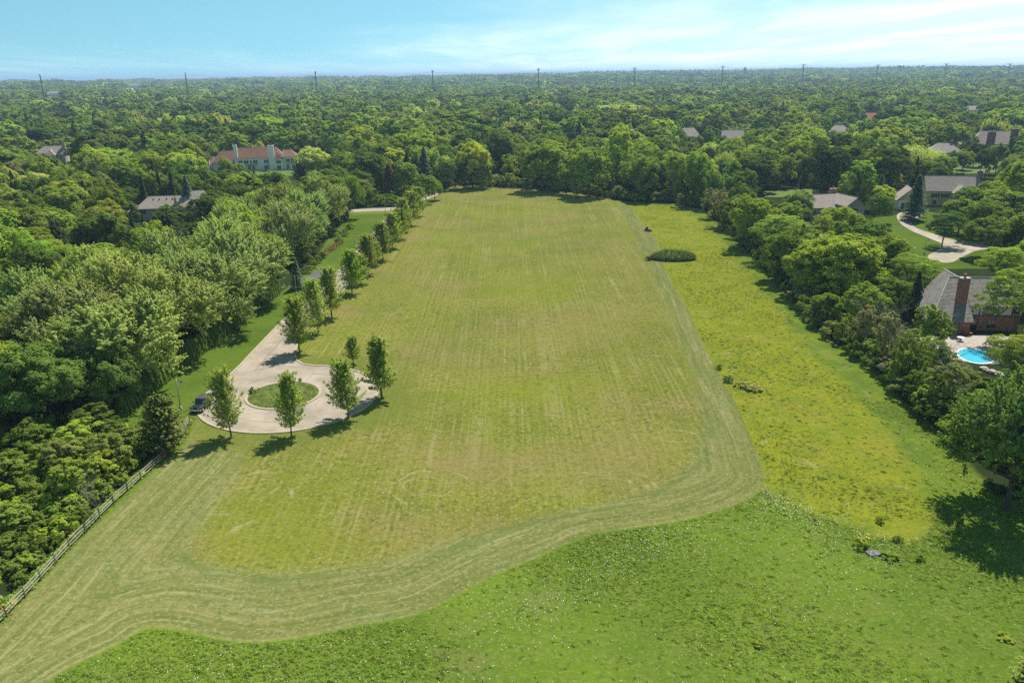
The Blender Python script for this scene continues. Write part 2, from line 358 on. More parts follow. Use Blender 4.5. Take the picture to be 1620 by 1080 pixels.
# -- fresh cut: grey-green clippings in swaths that follow the edge
sdw = t.m('ADD', sdm, t.m('MULTIPLY', wob, .30))
sw = t.noise(t.comb(t.m('MULTIPLY', sdw, 1.1), t.m('MULTIPLY', X, .06), t.m('MULTIPLY', Y, .06)), 1.0, 5, .75)
sw3 = t.noise(t.comb(t.m('MULTIPLY', sdw, 1.9), t.m('MULTIPLY', X, .07), t.m('MULTIPLY', Y, .07)), 1.0, 4, .75)
fresh = t.mix(t.step(sw, .34, .66), (.142, .156, .034), (.232, .215, .070))
fresh = t.mix(t.step(t.noise(P, .09, 4, .6), .46, .66, 0, .6), fresh, (.172, .198, .060))
fresh = t.mix(t.step(sw3, .53, .64, 0, .75), fresh, (.315, .285, .125))
fresh = t.mix(t.step(sw3, .47, .36, 0, .7), fresh, (.100, .135, .030))
fresh = t.mix(t.step(grain2, .50, .60, 0, .7), fresh, (.098, .135, .036))
fresh = t.mix(t.step(grain, .53, .63, 0, .6), fresh, (.30, .295, .145))
edge_dark = t.m('MULTIPLY', t.step(t.m('ABSOLUTE', t.m('ADD', t.m('ADD', sdi, 1.0), t.m('MULTIPLY', wob, .5))), .9, .1), t.step(t.noise(P, .10, 3), .46, .58, 0, .5))
# -- meadow: fresh green, tall
mead = t.mix(t.step(nb, .4, .62), (.112, .172, .020), (.148, .214, .022))
mead = t.mix(t.step(nm_, .46, .66, 0, .7), mead, (.142, .182, .030))
mead = t.mix(t.step(grain2, .50, .62, 0, .5), mead, (.066, .108, .018))
mead = t.mix(t.step(grain, .52, .62, 0, .7), mead, (.185, .235, .05))
mead = t.mix(t.step(t.noise(P, .12, 4, .6), .56, .72, 0, .6), mead, (.185, .182, .062))
# -- rank yellow-green strip
yel = t.mix(t.step(nm_, .36, .62), (.180, .215, .018), (.248, .256, .018))
yel = t.mix(t.step(t.noise(P, .13, 4, .6), .50, .66, 0, .5), yel, (.262, .225, .036))
yel = t.mix(t.step(nf, .48, .66, 0, .75), yel, (.150, .190, .026))
yel = t.mix(t.step(grain2, .50, .62, 0, .6), yel, (.105, .145, .024))
yel = t.mix(t.step(grain, .54, .66, 0, .5), yel, (.33, .32, .08))
yel = t.mix(t.step(t.noise(P, .30, 4, .65, 1.0), .59, .70, 0, .7), yel, (.31, .27, .10))
# -- rough grass towards the trees, lawns, shade-grown floor
rough = t.mix(t.step(nm_, .38, .64), (.115, .170, .024), (.170, .220, .028)); rough = t.mix(t.step(grain2, .5, .7, 0, .6), rough, (.075, .122, .022))
tyre = t.step(t.m('ABSOLUTE', t.m('ADD', t.m('SUBTRACT', sdo, 4.4), t.m('MULTIPLY', wob, .3))), .35, .1); rough = t.mix(t.m('MULTIPLY', t.m('MULTIPLY', tyre, t.step(Y, 98, 106)), t.step(nm_, .4, .6, .1, .6)), rough, (.225, .195, .09))
lawn = t.mix(t.step(nb, .36, .64), (.088, .138, .018), (.115, .168, .021)); lawn = t.mix(t.step(grain2, .48, .62, 0, .4), lawn, (.058, .098, .015)); lawn = t.mix(t.step(t.noise(P, .35, 4, .65), .52, .7, 0, .4), lawn, (.135, .170, .032))
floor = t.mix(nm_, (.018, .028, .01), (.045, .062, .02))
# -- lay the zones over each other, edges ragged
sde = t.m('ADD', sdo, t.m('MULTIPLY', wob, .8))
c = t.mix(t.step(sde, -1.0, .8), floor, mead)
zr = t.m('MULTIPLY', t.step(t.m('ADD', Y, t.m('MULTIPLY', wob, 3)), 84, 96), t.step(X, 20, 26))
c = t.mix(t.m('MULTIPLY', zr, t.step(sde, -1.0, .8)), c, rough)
c = t.mix(t.step(t.m('ADD', sdy, t.m('MULTIPLY', wob, 2.2)), -1.6, 2.2), c, yel)
new = t.mix(t.step(t.m('ADD', sdi, t.m('MULTIPLY', wob, .9)), -1.2, 1.6), fresh, old)
new = t.mix(edge_dark, new, (.105, .145, .034))
c = t.mix(t.step(t.m('ADD', sdm, t.m('MULTIPLY', wob, .22)), -.15, .25), c, new)
# grass round the turning circle and by the road trees stays greener
gr = t.m('SQRT', t.m('ADD', t.m('POWER', t.m('SUBTRACT', X, -35.0), 2.0), t.m('POWER', t.m('SUBTRACT', Y, 117.0), 2.0)))
c = t.mix(t.m('MULTIPLY', t.step(t.m('ADD', gr, t.m('MULTIPLY', wob, 2)), 22, 15), .65), c, (.128, .160, .030))
c = t.mix(t.step(t.m('ADD', sdl, t.m('MULTIPLY', wob, .1)), -.25, .25), c, lawn)
c = t.mix(t.step(sdr, -.6, .6), c, lawn)
bs = t.n.new('ShaderNodeBump'); bs.inputs['Strength'].default_value = .9; bs.inputs['Distance'].default_value = .16
mown_f = t.step(sdm, -.2, .4); amp = t.m('ADD', t.m('MULTIPLY', mown_f, -.72), 1.0)
t.put(bs.inputs['Height'], t.m('MULTIPLY', t.m('ADD', t.noise(P, 1.3, 5, .75), t.m('MULTIPLY', grain, .5)), amp))
df = t.n.new('ShaderNodeBsdfDiffuse'); df.inputs['Roughness'].default_value = .4; t.put(df.inputs[0], c); t.l.new(bs.outputs[0], df.inputs['Normal'])
t.l.new(df.outputs[0], out.inputs[0]); MAT['field'] = m
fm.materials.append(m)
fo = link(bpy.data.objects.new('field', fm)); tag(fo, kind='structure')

# lawns further off, each a sheet just above the ground
MAT['lawn'] = simple('lawn_grass', (.095, .140, .022), .9, .3, .3, spec=.1, coord='Object')
def sheet(name, poly, z, mat, thick=0.0):
    mb = MB()
    if thick: mb.prism([tuple(p) for p in poly], z - thick, z)
    else: mb.add([(x, y, z) for x, y in poly], [tuple(range(len(poly)))])
    return tag(mb.build(name, mat), kind='structure')
sheet('lawn', poly_px([(455, 262), (520, 262), (520, 276), (440, 279), (370, 279), (370, 270)]), .03, MAT['lawn'])
sheet('lawn', poly_px([(1206, 303), (1262, 299), (1285, 300), (1285, 312), (1210, 312)]), .03, MAT['lawn'])
sheet('lawn', poly_px([(1500, 258), (1585, 256), (1600, 272), (1510, 276)]), .03, MAT['lawn'])

# ------------------------------------------------------------------ road, turning circle, kerbs, driveways
def concrete(name, col, scale=.5):
    m, t, out = newmat(name)
    P = t.n.new('ShaderNodeTexCoord').outputs['Object']
    n1 = t.noise(P, .22, 4, .6); n2 = t.noise(P, 2.2, 4, .6); n3 = t.noise(P, 14, 2)
    c = t.mix(t.step(n1, .35, .68), tuple(v * .78 for v in col), tuple(v * 1.12 for v in col))
    c = t.mix(t.step(n2, .55, .75, 0, .35), c, tuple(v * .7 for v in col)); c = t.mix(t.step(n3, .5, .8, 0, .2), c, tuple(v * .6 for v in col))
    # fine branching cracks
    vo = t.node('ShaderNodeTexVoronoi', 0, {'feature': 'DISTANCE_TO_EDGE'}, Vector=t.mix(.12, P, t.noise(P, 1.0, 3, col=True)), Scale=.16)
    c = t.mix(t.m('MULTIPLY', t.step(vo, .016, .004), t.step(n1, .46, .58, 0, .4)), c, (.13, .115, .1))
    p = t.n.new('ShaderNodeBsdfPrincipled'); t.put(p.inputs['Base Color'], c); p.inputs['Roughness'].default_value = .85; p.inputs['Specular IOR Level'].default_value = .2
    t.l.new(p.outputs[0], out.inputs[0]); return m
MAT['concrete'] = concrete('road_concrete', (.325, .270, .205))
MAT['drive'] = concrete('drive_concrete', (.34, .285, .215))
MAT['kerb'] = simple('kerb_concrete', (.36, .305, .215), .85, .2, 1.5, spec=.2)
MAT['asphalt'] = simple('asphalt', (.075, .073, .075), .85, .2, 2)
MAT['tar'] = simple('tar_seam', (.085, .075, .068), .6, .2, 2)
CC, CR = (-35.3, 116.9), 13.6
left = [(-34.5, 343.5), (-38.5, 333), (-41.5, 318), (-43.6, 300), (-44.0, 270), (-43.9, 244), (-44.4, 204), (-45.8, 183), (-47.2, 163), (-47.5, 145), (-47.6, 131)]
right = [(-40.6, 141), (-41.1, 150), (-41.0, 163), (-39.8, 183), (-38.2, 204), (-37.8, 244), (-37.9, 270), (-37.4, 300), (-35.5, 316), (-32.5, 330), (-28.6, 341.5)]
arc = [(CC[0] + CR * math.cos(a), CC[1] + CR * math.sin(a)) for a in np.linspace(R(160), R(450 - 2), 56)]
fil = [(-36.9, 131.3), (-38.4, 133.2), (-39.6, 136.0)]
ROAD = np.array(left + arc + fil + right)
ro = tag(sheet('road', ROAD, .03, MAT['concrete']), kind='structure')
def ribbon(mb, pts, w, z0, z1, side=1):
    """a kerb: a bar along a polyline, w wide to its left"""
    pts = [Vector((p[0], p[1])) for p in pts]; L = []; Rr = []
    for i, p in enumerate(pts):
        d_ = (pts[min(i + 1, len(pts) - 1)] - pts[max(i - 1, 0)]).normalized(); nrm = Vector((-d_.y, d_.x)) * side
        L.append(p + nrm * w); Rr.append(p)
    n = len(pts); V = [(*p, z1) for p in L] + [(*p, z1) for p in Rr] + [(*p, z0) for p in L] + [(*p, z0) for p in Rr]; F = []
    for i in range(n - 1): F += [(i, i + 1, n + i + 1, n + i), (i, 2 * n + i, 2 * n + i + 1, i + 1), (n + i, n + i + 1, 3 * n + i + 1, 3 * n + i)]
    F += [(0, n, 3 * n, 2 * n), (n - 1, 3 * n - 1, 4 * n - 1, 2 * n - 1)]
    return mb.add(V, F)
ribbon(MB(), left[3:] + arc + fil + right, .38, -.05, .13, -1).build('kerb', MAT['kerb'], ro)
IC, IR = (-36.4, 117.3), 5.9
isl = [(IC[0] + IR * math.cos(a), IC[1] + IR * math.sin(a)) for a in np.linspace(0, 2 * PI, 49)]
ribbon(MB(), isl, .4, .0, .15, 1).build('kerb', MAT['kerb'], ro)
# tar-filled joints between the slabs
def seam(pts, wd=.09):
    mb = MB(); ribbon(mb, pts, wd, .03, .036); mb.build('tar_seam', MAT['tar'], ro)
seam([(-44.3, 128), (-44.2, 150), (-44.0, 166), (-42.7, 183), (-41.2, 204), (-40.8, 244), (-40.9, 300)])
seam([(-46.4, 127.5), (-43.5, 129.2), (-40.2, 131.0), (-37.0, 129.8)], .1)
seam([(CC[0] + 10 * math.cos(a), CC[1] + 10 * math.sin(a)) for a in np.linspace(R(-10), R(150), 30)], .1)
seam([(CC[0] + 10 * math.cos(a), CC[1] + 10 * math.sin(a)) for a in np.linspace(R(185), R(330), 30)], .06)
for yy in (140, 152, 164, 178, 192): seam([(-47.3 + (yy - 140) * .03, yy), (-41.0 + (yy - 140) * .03, yy + .4)], .06)
sheet('side_street', [(-43.8, 297), (-43.4, 305), (-52, 303.5), (-66, 300), (-90, 297), (-90, 290), (-66, 293), (-53, 296)], .034, MAT['concrete'])
sheet('driveway', poly_px([(470, 452), (477, 444), (500, 428), (516, 424), (522, 432), (500, 444), (486, 456)]), .038, MAT['asphalt'])
sheet('driveway', DRIVE, .05, MAT['drive'])
# strip of road glimpsed between the locusts
sheet('private_road', [(76, 208), (79, 206), (90, 228), (99, 246), (96, 248), (87, 230)], .05, MAT['kerb'])
# island turf, a shade deeper and longer than the lawn
tm = MB(); ii = [(IC[0] + (IR - .39) * math.cos(a), IC[1] + (IR - .39) * math.sin(a)) for a in np.linspace(0, 2 * PI, 40, endpoint=False)]
tm.add([(x, y, .12) for x, y in ii] + [(IC[0], IC[1], .38)], [(i, (i + 1) % 40, 40) for i in range(40)])
MAT['turf'] = simple('island_turf', (.095, .122, .028), .95, .5, .8, spec=.1, bump=1, bscale=4)
tag(tm.build('island_turf', MAT['turf'], smooth=True), kind='structure')
# ------------------------------------------------------------------ plants: leaf meshes
def unit(v): return v / np.maximum(np.linalg.norm(v, axis=-1, keepdims=True), 1e-9)
def leaf_mesh(name, P, N, S, asp, mat, g, T=None, v=None):
    """one small folded rhomb for each leaf spray; P centres, N normals, S length, T long direction"""
    n = len(P); N = unit(N)
    if T is None: T = g.normal(size=(n, 3))
    T = unit(T - N * np.sum(T * N, 1, keepdims=True)); B = np.cross(N, T)
    S = np.broadcast_to(S, (n,))[:, None]; a = S * .5; b = S * .5 * asp
    fold = N * S * .13
    V = np.stack([P - T * a, P - B * b + fold, P + T * a, P + B * b + fold], 1).reshape(-1, 3)
    me = np_mesh(name, V, np.arange(4 * n).reshape(n, 4), mat)
    at_ = me.attributes.new('leafv', 'FLOAT', 'FACE')
    at_.data.foreach_set('value', (g.random(n) if v is None else v).astype(np.float32))
    return me
def dirs(n, g, zmin=-1.0):
    z = g.uniform(zmin, 1, n); a = g.uniform(0, 2 * PI, n); r = np.sqrt(1 - z * z)
    return np.stack([r * np.cos(a), r * np.sin(a), z], 1)
def boughs(h, rad, base, nb, g, top=1.0, squash=1.0, skew=.0, nlobe=8):
    """bough centres over a crown made of several rounded lobes with clefts between; returns centre, outward, radius"""
    zc = base + (h - base) * .47; half = (h - base) * .5
    i = np.arange(nlobe); z = 1 - 1.55 * (i + .5) / nlobe; a = i * 2.39996 + g.uniform(0, 6); r = np.sqrt(np.maximum(1 - z * z, 0))
    LD = unit(np.stack([r * np.cos(a), r * np.sin(a), z], 1) + g.normal(0, .18, (nlobe, 3)))
    lop = 1 + skew * np.sin(a + g.uniform(0, 6))
    LR = g.uniform(.40, .56, nlobe); k = (1 - LR * .92) * g.uniform(.9, 1.12, nlobe) * lop
    LC = LD * k[:, None]                                      # lobe centres in the unit crown
    which = g.choice(nlobe, nb, p=LR ** 2 / np.sum(LR ** 2))
    D = unit(g.normal(size=(nb, 3)) + LD[which] * .9 + np.array([0, 0, .25]))
    U = LC[which] + D * LR[which][:, None] * g.uniform(.72, 1.0, (nb, 1))
    U[:, 2] = np.clip(U[:, 2], -.98, 1.02)
    Cc = U * np.array([rad, rad, half]) * np.array([.94, .94, .94]) + np.array([0, 0, zc])
    return Cc, D, g.uniform(.17, .28, nb) * rad
def trunk_mesh(name, h, r, lim, g, mat, bend=.02, n=7, multi=1):
    mb = MB()
    for q in range(multi):
        ox, oy = (g.normal(0, .35, 2) if multi > 1 else (0, 0)); tx, ty = g.normal(0, .12 * h if multi > 1 else bend * h, 2)
        pts = [(ox, oy, -.15), (ox, oy, .25)]; ra = [r * 1.45, r * 1.05]
        for k in (.25, .5, .75, 1.0): pts.append((ox + tx * k * k, oy + ty * k * k, h * .9 * k)); ra.append(r * (1.05 - .9 * k))
        mb.path(pts, ra, n)
        for (c, rr) in lim[q::multi]:
            zz = max(h * .12, min(c[2] * .62, h * .6)); k = zz / (h * .9)
            p0 = Vector((ox + tx * k * k, oy + ty * k * k, zz)); p2 = Vector(c); mid = p0.lerp(p2, .5) + Vector((0, 0, -.08 * (p2 - p0).length))
            r0 = r * (1.0 - .8 * k) * .5
            mb.path([p0, mid, p2], [r0, r0 * .65, r0 * .22], 5)
    return mb.mesh(name, mat, True)

def proto_broad(seed, h=15.0, rad=6.0, base=2.6, nb=46, nt=9, nl=17, ls=.42, mat='leaf', spiky=0.0, flat=1.0, skew=.1, trunk_r=.3, multi=1, hang=0.0, top=.0, nlobe=8):
    g = np.random.default_rng(seed)
    Cc, D, rb = boughs(h, rad, base, nb, g, skew=skew, nlobe=nlobe)
    ni = nb // 5
    Ci = np.stack([g.normal(0, rad * .28, ni), g.normal(0, rad * .28, ni), g.uniform(base + (h - base) * .3, base + (h - base) * .8, ni)], 1)
    Cc = np.vstack([Cc, Ci]); D = np.vstack([D, unit(Ci - [0, 0, base + .3 * (h - base)])]); rb = np.r_[rb, g.uniform(.2, .3, ni) * rad]
    nB = len(Cc)
    # twig clumps over the upper, outer side of every bough
    td = unit(g.normal(size=(nB, nt, 3)) + D[:, None] * .75 + np.array([0, 0, .55]))
    tc = Cc[:, None] + td * rb[:, None, None] * g.uniform(.55, 1.0, (nB, nt, 1)) * np.array([1, 1, flat])
    tr = rb[:, None] * g.uniform(.34, .56, (nB, nt))
    ld = unit(g.normal(size=(nB, nt, nl, 3)) * .9 + td[:, :, None] * .6 + np.array([0, 0, .45]))
    u = g.uniform(.72, 1.05, (nB, nt, nl, 1))
    P = tc[:, :, None] + ld * tr[:, :, None, None] * u * np.array([1, 1, .72 * flat if flat < 1 else .8])
    T = None
    if spiky:
        sd = unit(td + np.array([0, 0, .55]) + D[:, None] * .3)           # shoots that point up and outward
        s = g.uniform(0, 1, (nB, nt, nl, 1)); L = tr[:, :, None, None] * 2.6 * spiky
        P = tc[:, :, None] + sd[:, :, None] * (s - .35) * L + ld * tr[:, :, None, None] * .52 * (1.05 - s)
    if hang:
        s = g.uniform(0, 1, (nB, nt, nl, 1)) ** .8
        L = (hang * (h - base) * g.uniform(.25, .55, (nB, nt, 1, 1))) * np.minimum(1, (tc[:, :, None, 2:3] - .6) / (h * .55))
        P = tc[:, :, None] + np.concatenate([ld[..., :2] * tr[:, :, None, None] * .38 + td[:, :, None, :2] * s * .35, -s * L], -1)
    rad_ = unit(P - np.array([0, 0, base + .38 * (h - base)]))
    N = ld * .55 + td[:, :, None] * .25 + rad_ * .50 + np.array([0, 0, .22]) + g.normal(size=P.shape) * .20
    if hang: N = td[:, :, None] * np.array([1, 1, .2]) * .7 + np.array([0, 0, .75]) + g.normal(size=P.shape) * .4
    P = P.reshape(-1, 3); N = N.reshape(-1, 3); keep = P[:, 2] > (.15 if base < 1 else base * .55); P, N = P[keep], N[keep]
    if hang: T = np.tile([[0, 0, 1.0]], (len(P), 1)) + g.normal(0, .2, (len(P), 3))
    vv = np.repeat(np.clip(g.normal(.5, .2, (nB * nt)), 0, 1), nl)[keep] * .55 + g.random(len(P)) * .45
    crown = leaf_mesh('crown', P, N, ls * g.uniform(.7, 1.25, len(P)), .78 if not hang else .36, MAT[mat], g, T, vv)
    lim = [(Cc[i], rb[i]) for i in g.permutation(nb)[:16]]
    trunk = trunk_mesh('trunk', h * .86, trunk_r, lim, g, MAT['bark'], multi=multi)
    return crown, trunk

def proto_young(seed, h=10.0, rad=2.7, base=1.35, nbr=122, nl=76, ls=.32, plume=0.0):
    """young street maple: single leader, long shoots swept upward, feathered with leaves"""
    g = np.random.default_rng(seed); f = (np.arange(nbr) + .5) / nbr
    z0 = base + (h - base) * .88 * f ** .92; ang = np.arange(nbr) * 2.39996 + g.uniform(0, .6, nbr)
    env = rad * np.clip((f + .17) / .22, 0, 1) * (1 - f) ** .72 * g.uniform(.66, 1.28, nbr) + .1
    if plume: env *= 1 - plume * np.exp(-((f - .36) / .09) ** 2)
    slope = np.interp(f, [0, .25, 1], [.42, .75, 2.1]); L = env * np.sqrt(1 + slope ** 2) * .95
    bd = unit(np.stack([np.cos(ang), np.sin(ang), slope], 1))
    s = g.uniform(.12, 1, (nbr, nl, 1)) ** .85
    cen = np.stack([np.zeros(nbr), np.zeros(nbr), z0], 1)[:, None] + bd[:, None] * s * L[:, None, None] + np.array([0, 0, .18]) * (s * L[:, None, None]) ** 1.3 * .5
    wd = (.10 + .17 * np.sin(PI * np.clip(s, 0, .92)))
    q = unit(g.normal(size=(nbr, nl, 3))); P = (cen + q * wd * g.uniform(.5, 1.6, (nbr, nl, 1))).reshape(-1, 3)
    N = (q * .5 + bd[:, None] * .35 + np.array([0, 0, .6]) + g.normal(size=q.shape) * .3).reshape(-1, 3)
    vv = np.repeat(np.clip(g.normal(.5, .2, nbr), 0, 1), nl) * .5 + g.random(len(P)) * .5
    crown = leaf_mesh('crown', P, N, ls * g.uniform(.7, 1.25, len(P)), .6, MAT['leaf'], g, None, vv)
    mb = MB(); mb.path([(0, 0, -.1), (0, 0, base), (.03, 0, h * .6), (0, .03, h * .97)], [.15, .115, .07, .015], 7)
    for i in range(0, nbr, 2): mb.tube((0, 0, z0[i]), tuple(np.array([0, 0, z0[i]]) + bd[i] * L[i] * .8), .03, .008, 4, False)
    return crown, mb.mesh('trunk', MAT['bark'], True)

def proto_spruce(seed, h=12.0, rad=2.9, base=.5, nw=28, nb=15, nl=20, ls=.52, droop=.28, pow_=.95):
    g = np.random.default_rng(seed); f = (np.arange(nw) + .5) / nw
    z0 = base + (h - base) * f ** .92
    F = np.repeat(f, nb); Zb = np.repeat(z0, nb) + g.normal(0, .12, nw * nb)
    ang = g.uniform(0, 2 * PI, nw * nb); L = rad * (1 - F) ** pow_ * g.uniform(.72, 1.1, nw * nb) + .12
    s = g.uniform(.1, 1, (nw * nb, nl, 1)); dirb = np.stack([np.cos(ang), np.sin(ang), np.zeros_like(ang)], 1)[:, None]
    side = np.stack([-np.sin(ang), np.cos(ang), np.zeros_like(ang)], 1)[:, None]
    lat = g.uniform(-1, 1, s.shape) * .2 * (1.15 - s) * L[:, None, None]
    P = np.concatenate([np.zeros((nw * nb, 1, 2)), Zb[:, None, None]], 2) + dirb * s * L[:, None, None] + side * lat
    zz = -droop * s * L[:, None, None] + .2 * (s ** 3) * L[:, None, None] + g.normal(0, .06, s.shape); P[..., 2:3] += zz
    N = (np.array([0, 0, 1.0]) + dirb * .35 + g.normal(size=P.shape) * .38).reshape(-1, 3)
    T = (dirb + side * np.sign(lat) * .7 + np.array([0, 0, -.2]) + g.normal(size=P.shape) * .2).reshape(-1, 3); P = P.reshape(-1, 3)
    crown = leaf_mesh('crown', P, N, ls * g.uniform(.7, 1.3, len(P)), .36, MAT['needle'], g, T)
    mb = MB(); mb.path([(0, 0, -.1), (0, 0, h * .5), (0, 0, h * .98)], [.2, .12, .015], 6)
    return crown, mb.mesh('trunk', MAT['bark'], True)

def proto_column(seed, h=4.2, rad=.75, n=1500, ls=.26):
    """clipped arborvitae: upright sprays over a slim flame-shaped body"""
    g = np.random.default_rng(seed); f = g.uniform(0, 1, n) ** .85; a = g.uniform(0, 2 * PI, n)
    r = rad * np.sqrt(np.clip(1 - f ** 2.2, 0, 1)) * (1 + .16 * np.sin(5 * a + 7 * f)) * g.uniform(.7, 1.05, n)
    P = np.stack([r * np.cos(a), r * np.sin(a), .05 + f * h * (1 - .06 * g.random(n))], 1)
    N = np.stack([np.cos(a), np.sin(a), .35 + f], 1) + g.normal(size=(n, 3)) * .35
    return leaf_mesh('crown', P, N, ls * g.uniform(.7, 1.3, n), .4, MAT['needle'], g, np.tile([[0, 0, 1.0]], (n, 1)) + g.normal(0, .25, (n, 3))), \
        MB().path([(0, 0, -.1), (0, 0, h * .9)], [.07, .01], 5).mesh('trunk', MAT['bark'], True)

def dead_mesh(seed, h=9.0, r=.13, kids=5, depth=3):
    g = random.Random(seed); mb = MB()
    def grow(p, dvec, L, r, dep):
        n = 3; q = p
        for k in range(n):
            e = q + (dvec + Vector((g.gauss(0, .12), g.gauss(0, .12), g.gauss(0, .08)))).normalized() * L / n
            mb.tube(q, e, r * (1 - k * .25), r * (1 - (k + 1) * .25), 5 if dep > 1 else 3, False); q = e
            if dep > 0:
                for _ in range(kids if dep == depth else 3):
                    if dep == depth and k == 0 and g.random() < .5: continue
                    a = g.uniform(0, 2 * PI); sp = g.uniform(.5, .95)
                    grow(q, (dvec * .75 + Vector((math.cos(a) * sp, math.sin(a) * sp, g.uniform(-.1, .35)))).normalized(), L * g.uniform(.3, .5), r * .36, dep - 1)
    grow(Vector((0, 0, -.1)), Vector((0, 0, 1)), h, r, depth)
    return mb.mesh('branches', MAT['deadwood'], False)

PROTO = {}
def defp(kind, fn, seeds, **k): PROTO[kind] = [fn(sd, **k) for sd in seeds]
HB = {'broad': 15.0, 'silver': 16.0, 'locust': 12.0, 'willow': 14.0, 'shrub': 4.0, 'scrub': 6.0, 'young': 10.0, 'plume': 10.0, 'spruce': 12.0, 'cedar': 8.0, 'column': 4.2, 'cotton': 18.0}
RB = {'broad': 6.2, 'silver': 7.0, 'locust': 6.6, 'willow': 7.2, 'shrub': 2.5, 'scrub': 2.6, 'young': 2.7, 'plume': 1.8, 'spruce': 2.9, 'cedar': 2.9, 'column': .75, 'cotton': 6.0}
defp('broad', proto_broad, (1, 2, 3, 4), h=15, rad=6.2, base=2.4, nb=84, nt=10, nl=27, ls=.37, skew=.12)
defp('cotton', proto_broad, (5, 6), h=18, rad=6.0, base=.4, nb=96, nt=10, nl=26, ls=.38, skew=.16, nlobe=10, trunk_r=.34)
defp('silver', proto_broad, (11, 12, 13), h=16, rad=7.0, base=1.6, nb=104, nt=11, nl=27, ls=.36, mat='leaf_silver', spiky=1.0, skew=.1, trunk_r=.36)
defp('locust', proto_broad, (21, 22, 23), h=12, rad=6.6, base=3.6, nb=72, nt=10, nl=26, ls=.28, flat=.34, skew=.2, trunk_r=.17, multi=2)
defp('willow', proto_broad, (31, 32), h=14, rad=7.2, base=2.0, nb=70, nt=10, nl=18, ls=.5, hang=.9, trunk_r=.4)
defp('shrub', proto_broad, (41, 42, 43), h=4, rad=2.5, base=.25, nb=26, nt=8, nl=22, ls=.26, skew=.2, trunk_r=.05, multi=3)
defp('scrub', proto_broad, (45, 46), h=6, rad=2.6, base=.9, nb=26, nt=7, nl=22, ls=.26, flat=.8, skew=.25, trunk_r=.07, multi=3)
defp('young', proto_young, (51, 52, 53), h=10, rad=3.2, ls=.32)
defp('plume', proto_young, (55,), h=10, rad=2.1, nbr=90, plume=.4)
defp('spruce', proto_spruce, (61, 62), h=12, rad=2.9)
defp('cedar', proto_spruce, (65,), h=8, rad=2.9, base=.2, nw=26, nb=18, nl=18, droop=-.5, pow_=.62, ls=.44)
defp('column', proto_column, (71, 72))
# lighter meshes for the woods that fade into the distance
PROTO['mid'] = [proto_broad(100 + i, h=15, rad=6.2, base=1.5, nb=46, nt=8, nl=19, ls=.66, skew=.14, nlobe=7) for i in range(5)]
PROTO['midspruce'] = [proto_spruce(110, nw=16, nb=9, nl=8, ls=.75)]
PROTO['midwillow'] = [proto_broad(111, h=13, rad=6.6, base=2, nb=36, nt=7, nl=20, ls=.8, hang=.7)]
PROTO['far'] = [proto_broad(120 + i, h=15, rad=6.6, base=.5, nb=28, nt=6, nl=10, ls=1.28, skew=.16, nlobe=6) for i in range(5)]
PROTO['farspruce'] = [proto_spruce(130, nw=9, nb=6, nl=4, ls=1.5)]
DEAD = [dead_mesh(1), dead_mesh(2, 7.5, .11), dead_mesh(3, 8.5, .1, 4)]

PAL = {'dark': (0.133, 0.189, 0.036), 'deep': (0.107, 0.149, 0.036), 'mid': (0.208, 0.288, 0.048), 'fresh': (0.284, 0.365, 0.056), 'bright': (0.360, 0.430, 0.058), 'yellow': (0.378, 0.446, 0.060), 'gold': (0.400, 0.410, 0.048),
       'silver': (0.366, 0.437, 0.150), 'silver2': (0.410, 0.473, 0.142), 'locust': (0.284, 0.365, 0.070), 'willow': (0.468, 0.503, 0.140), 'pale': (0.410, 0.430, 0.130), 'olive': (0.254, 0.299, 0.072), 'spruce': (0.102, 0.146, 0.048), 'blue': (0.189, 0.266, 0.185),
       'cedar': (0.162, 0.200, 0.052), 'hedge': (0.158, 0.233, 0.045), 'purple': (0.146, 0.071, 0.062), 'grey': (0.348, 0.341, 0.165), 'brown': (0.240, 0.162, 0.078), 'young': (0.326, 0.385, 0.082), 'grass': (0.189, 0.299, 0.050)}
WORD = {'dark': 'dark green', 'deep': 'very dark green', 'mid': 'mid green', 'fresh': 'fresh green', 'bright': 'bright green', 'yellow': 'yellow-green', 'silver': 'silvery green', 'silver2': 'pale silvery green', 'locust': 'feathery green', 'willow': 'pale willow-green',
        'pale': 'pale green', 'olive': 'olive green', 'spruce': 'dark spruce-green', 'blue': 'blue-green', 'cedar': 'brownish green', 'purple': 'purple-leaved', 'grey': 'greyish', 'brown': 'brown', 'young': 'green', 'gold': 'golden', 'hedge': 'deep green'}
TREES = []          # (x, y, radius, height) of everything planted, for spacing
NAME = {'broad': 'broadleaf_tree', 'cotton': 'broadleaf_tree', 'silver': 'silver_maple', 'locust': 'locust_tree', 'willow': 'willow_tree', 'shrub': 'shrub', 'scrub': 'scrub_tree', 'young': 'young_maple', 'plume': 'young_maple', 'spruce': 'spruce_tree', 'cedar': 'cedar_tree', 'column': 'arborvitae'}
CAT = {'shrub': 'shrub', 'column': 'hedge plant'}
COUNT = [0]
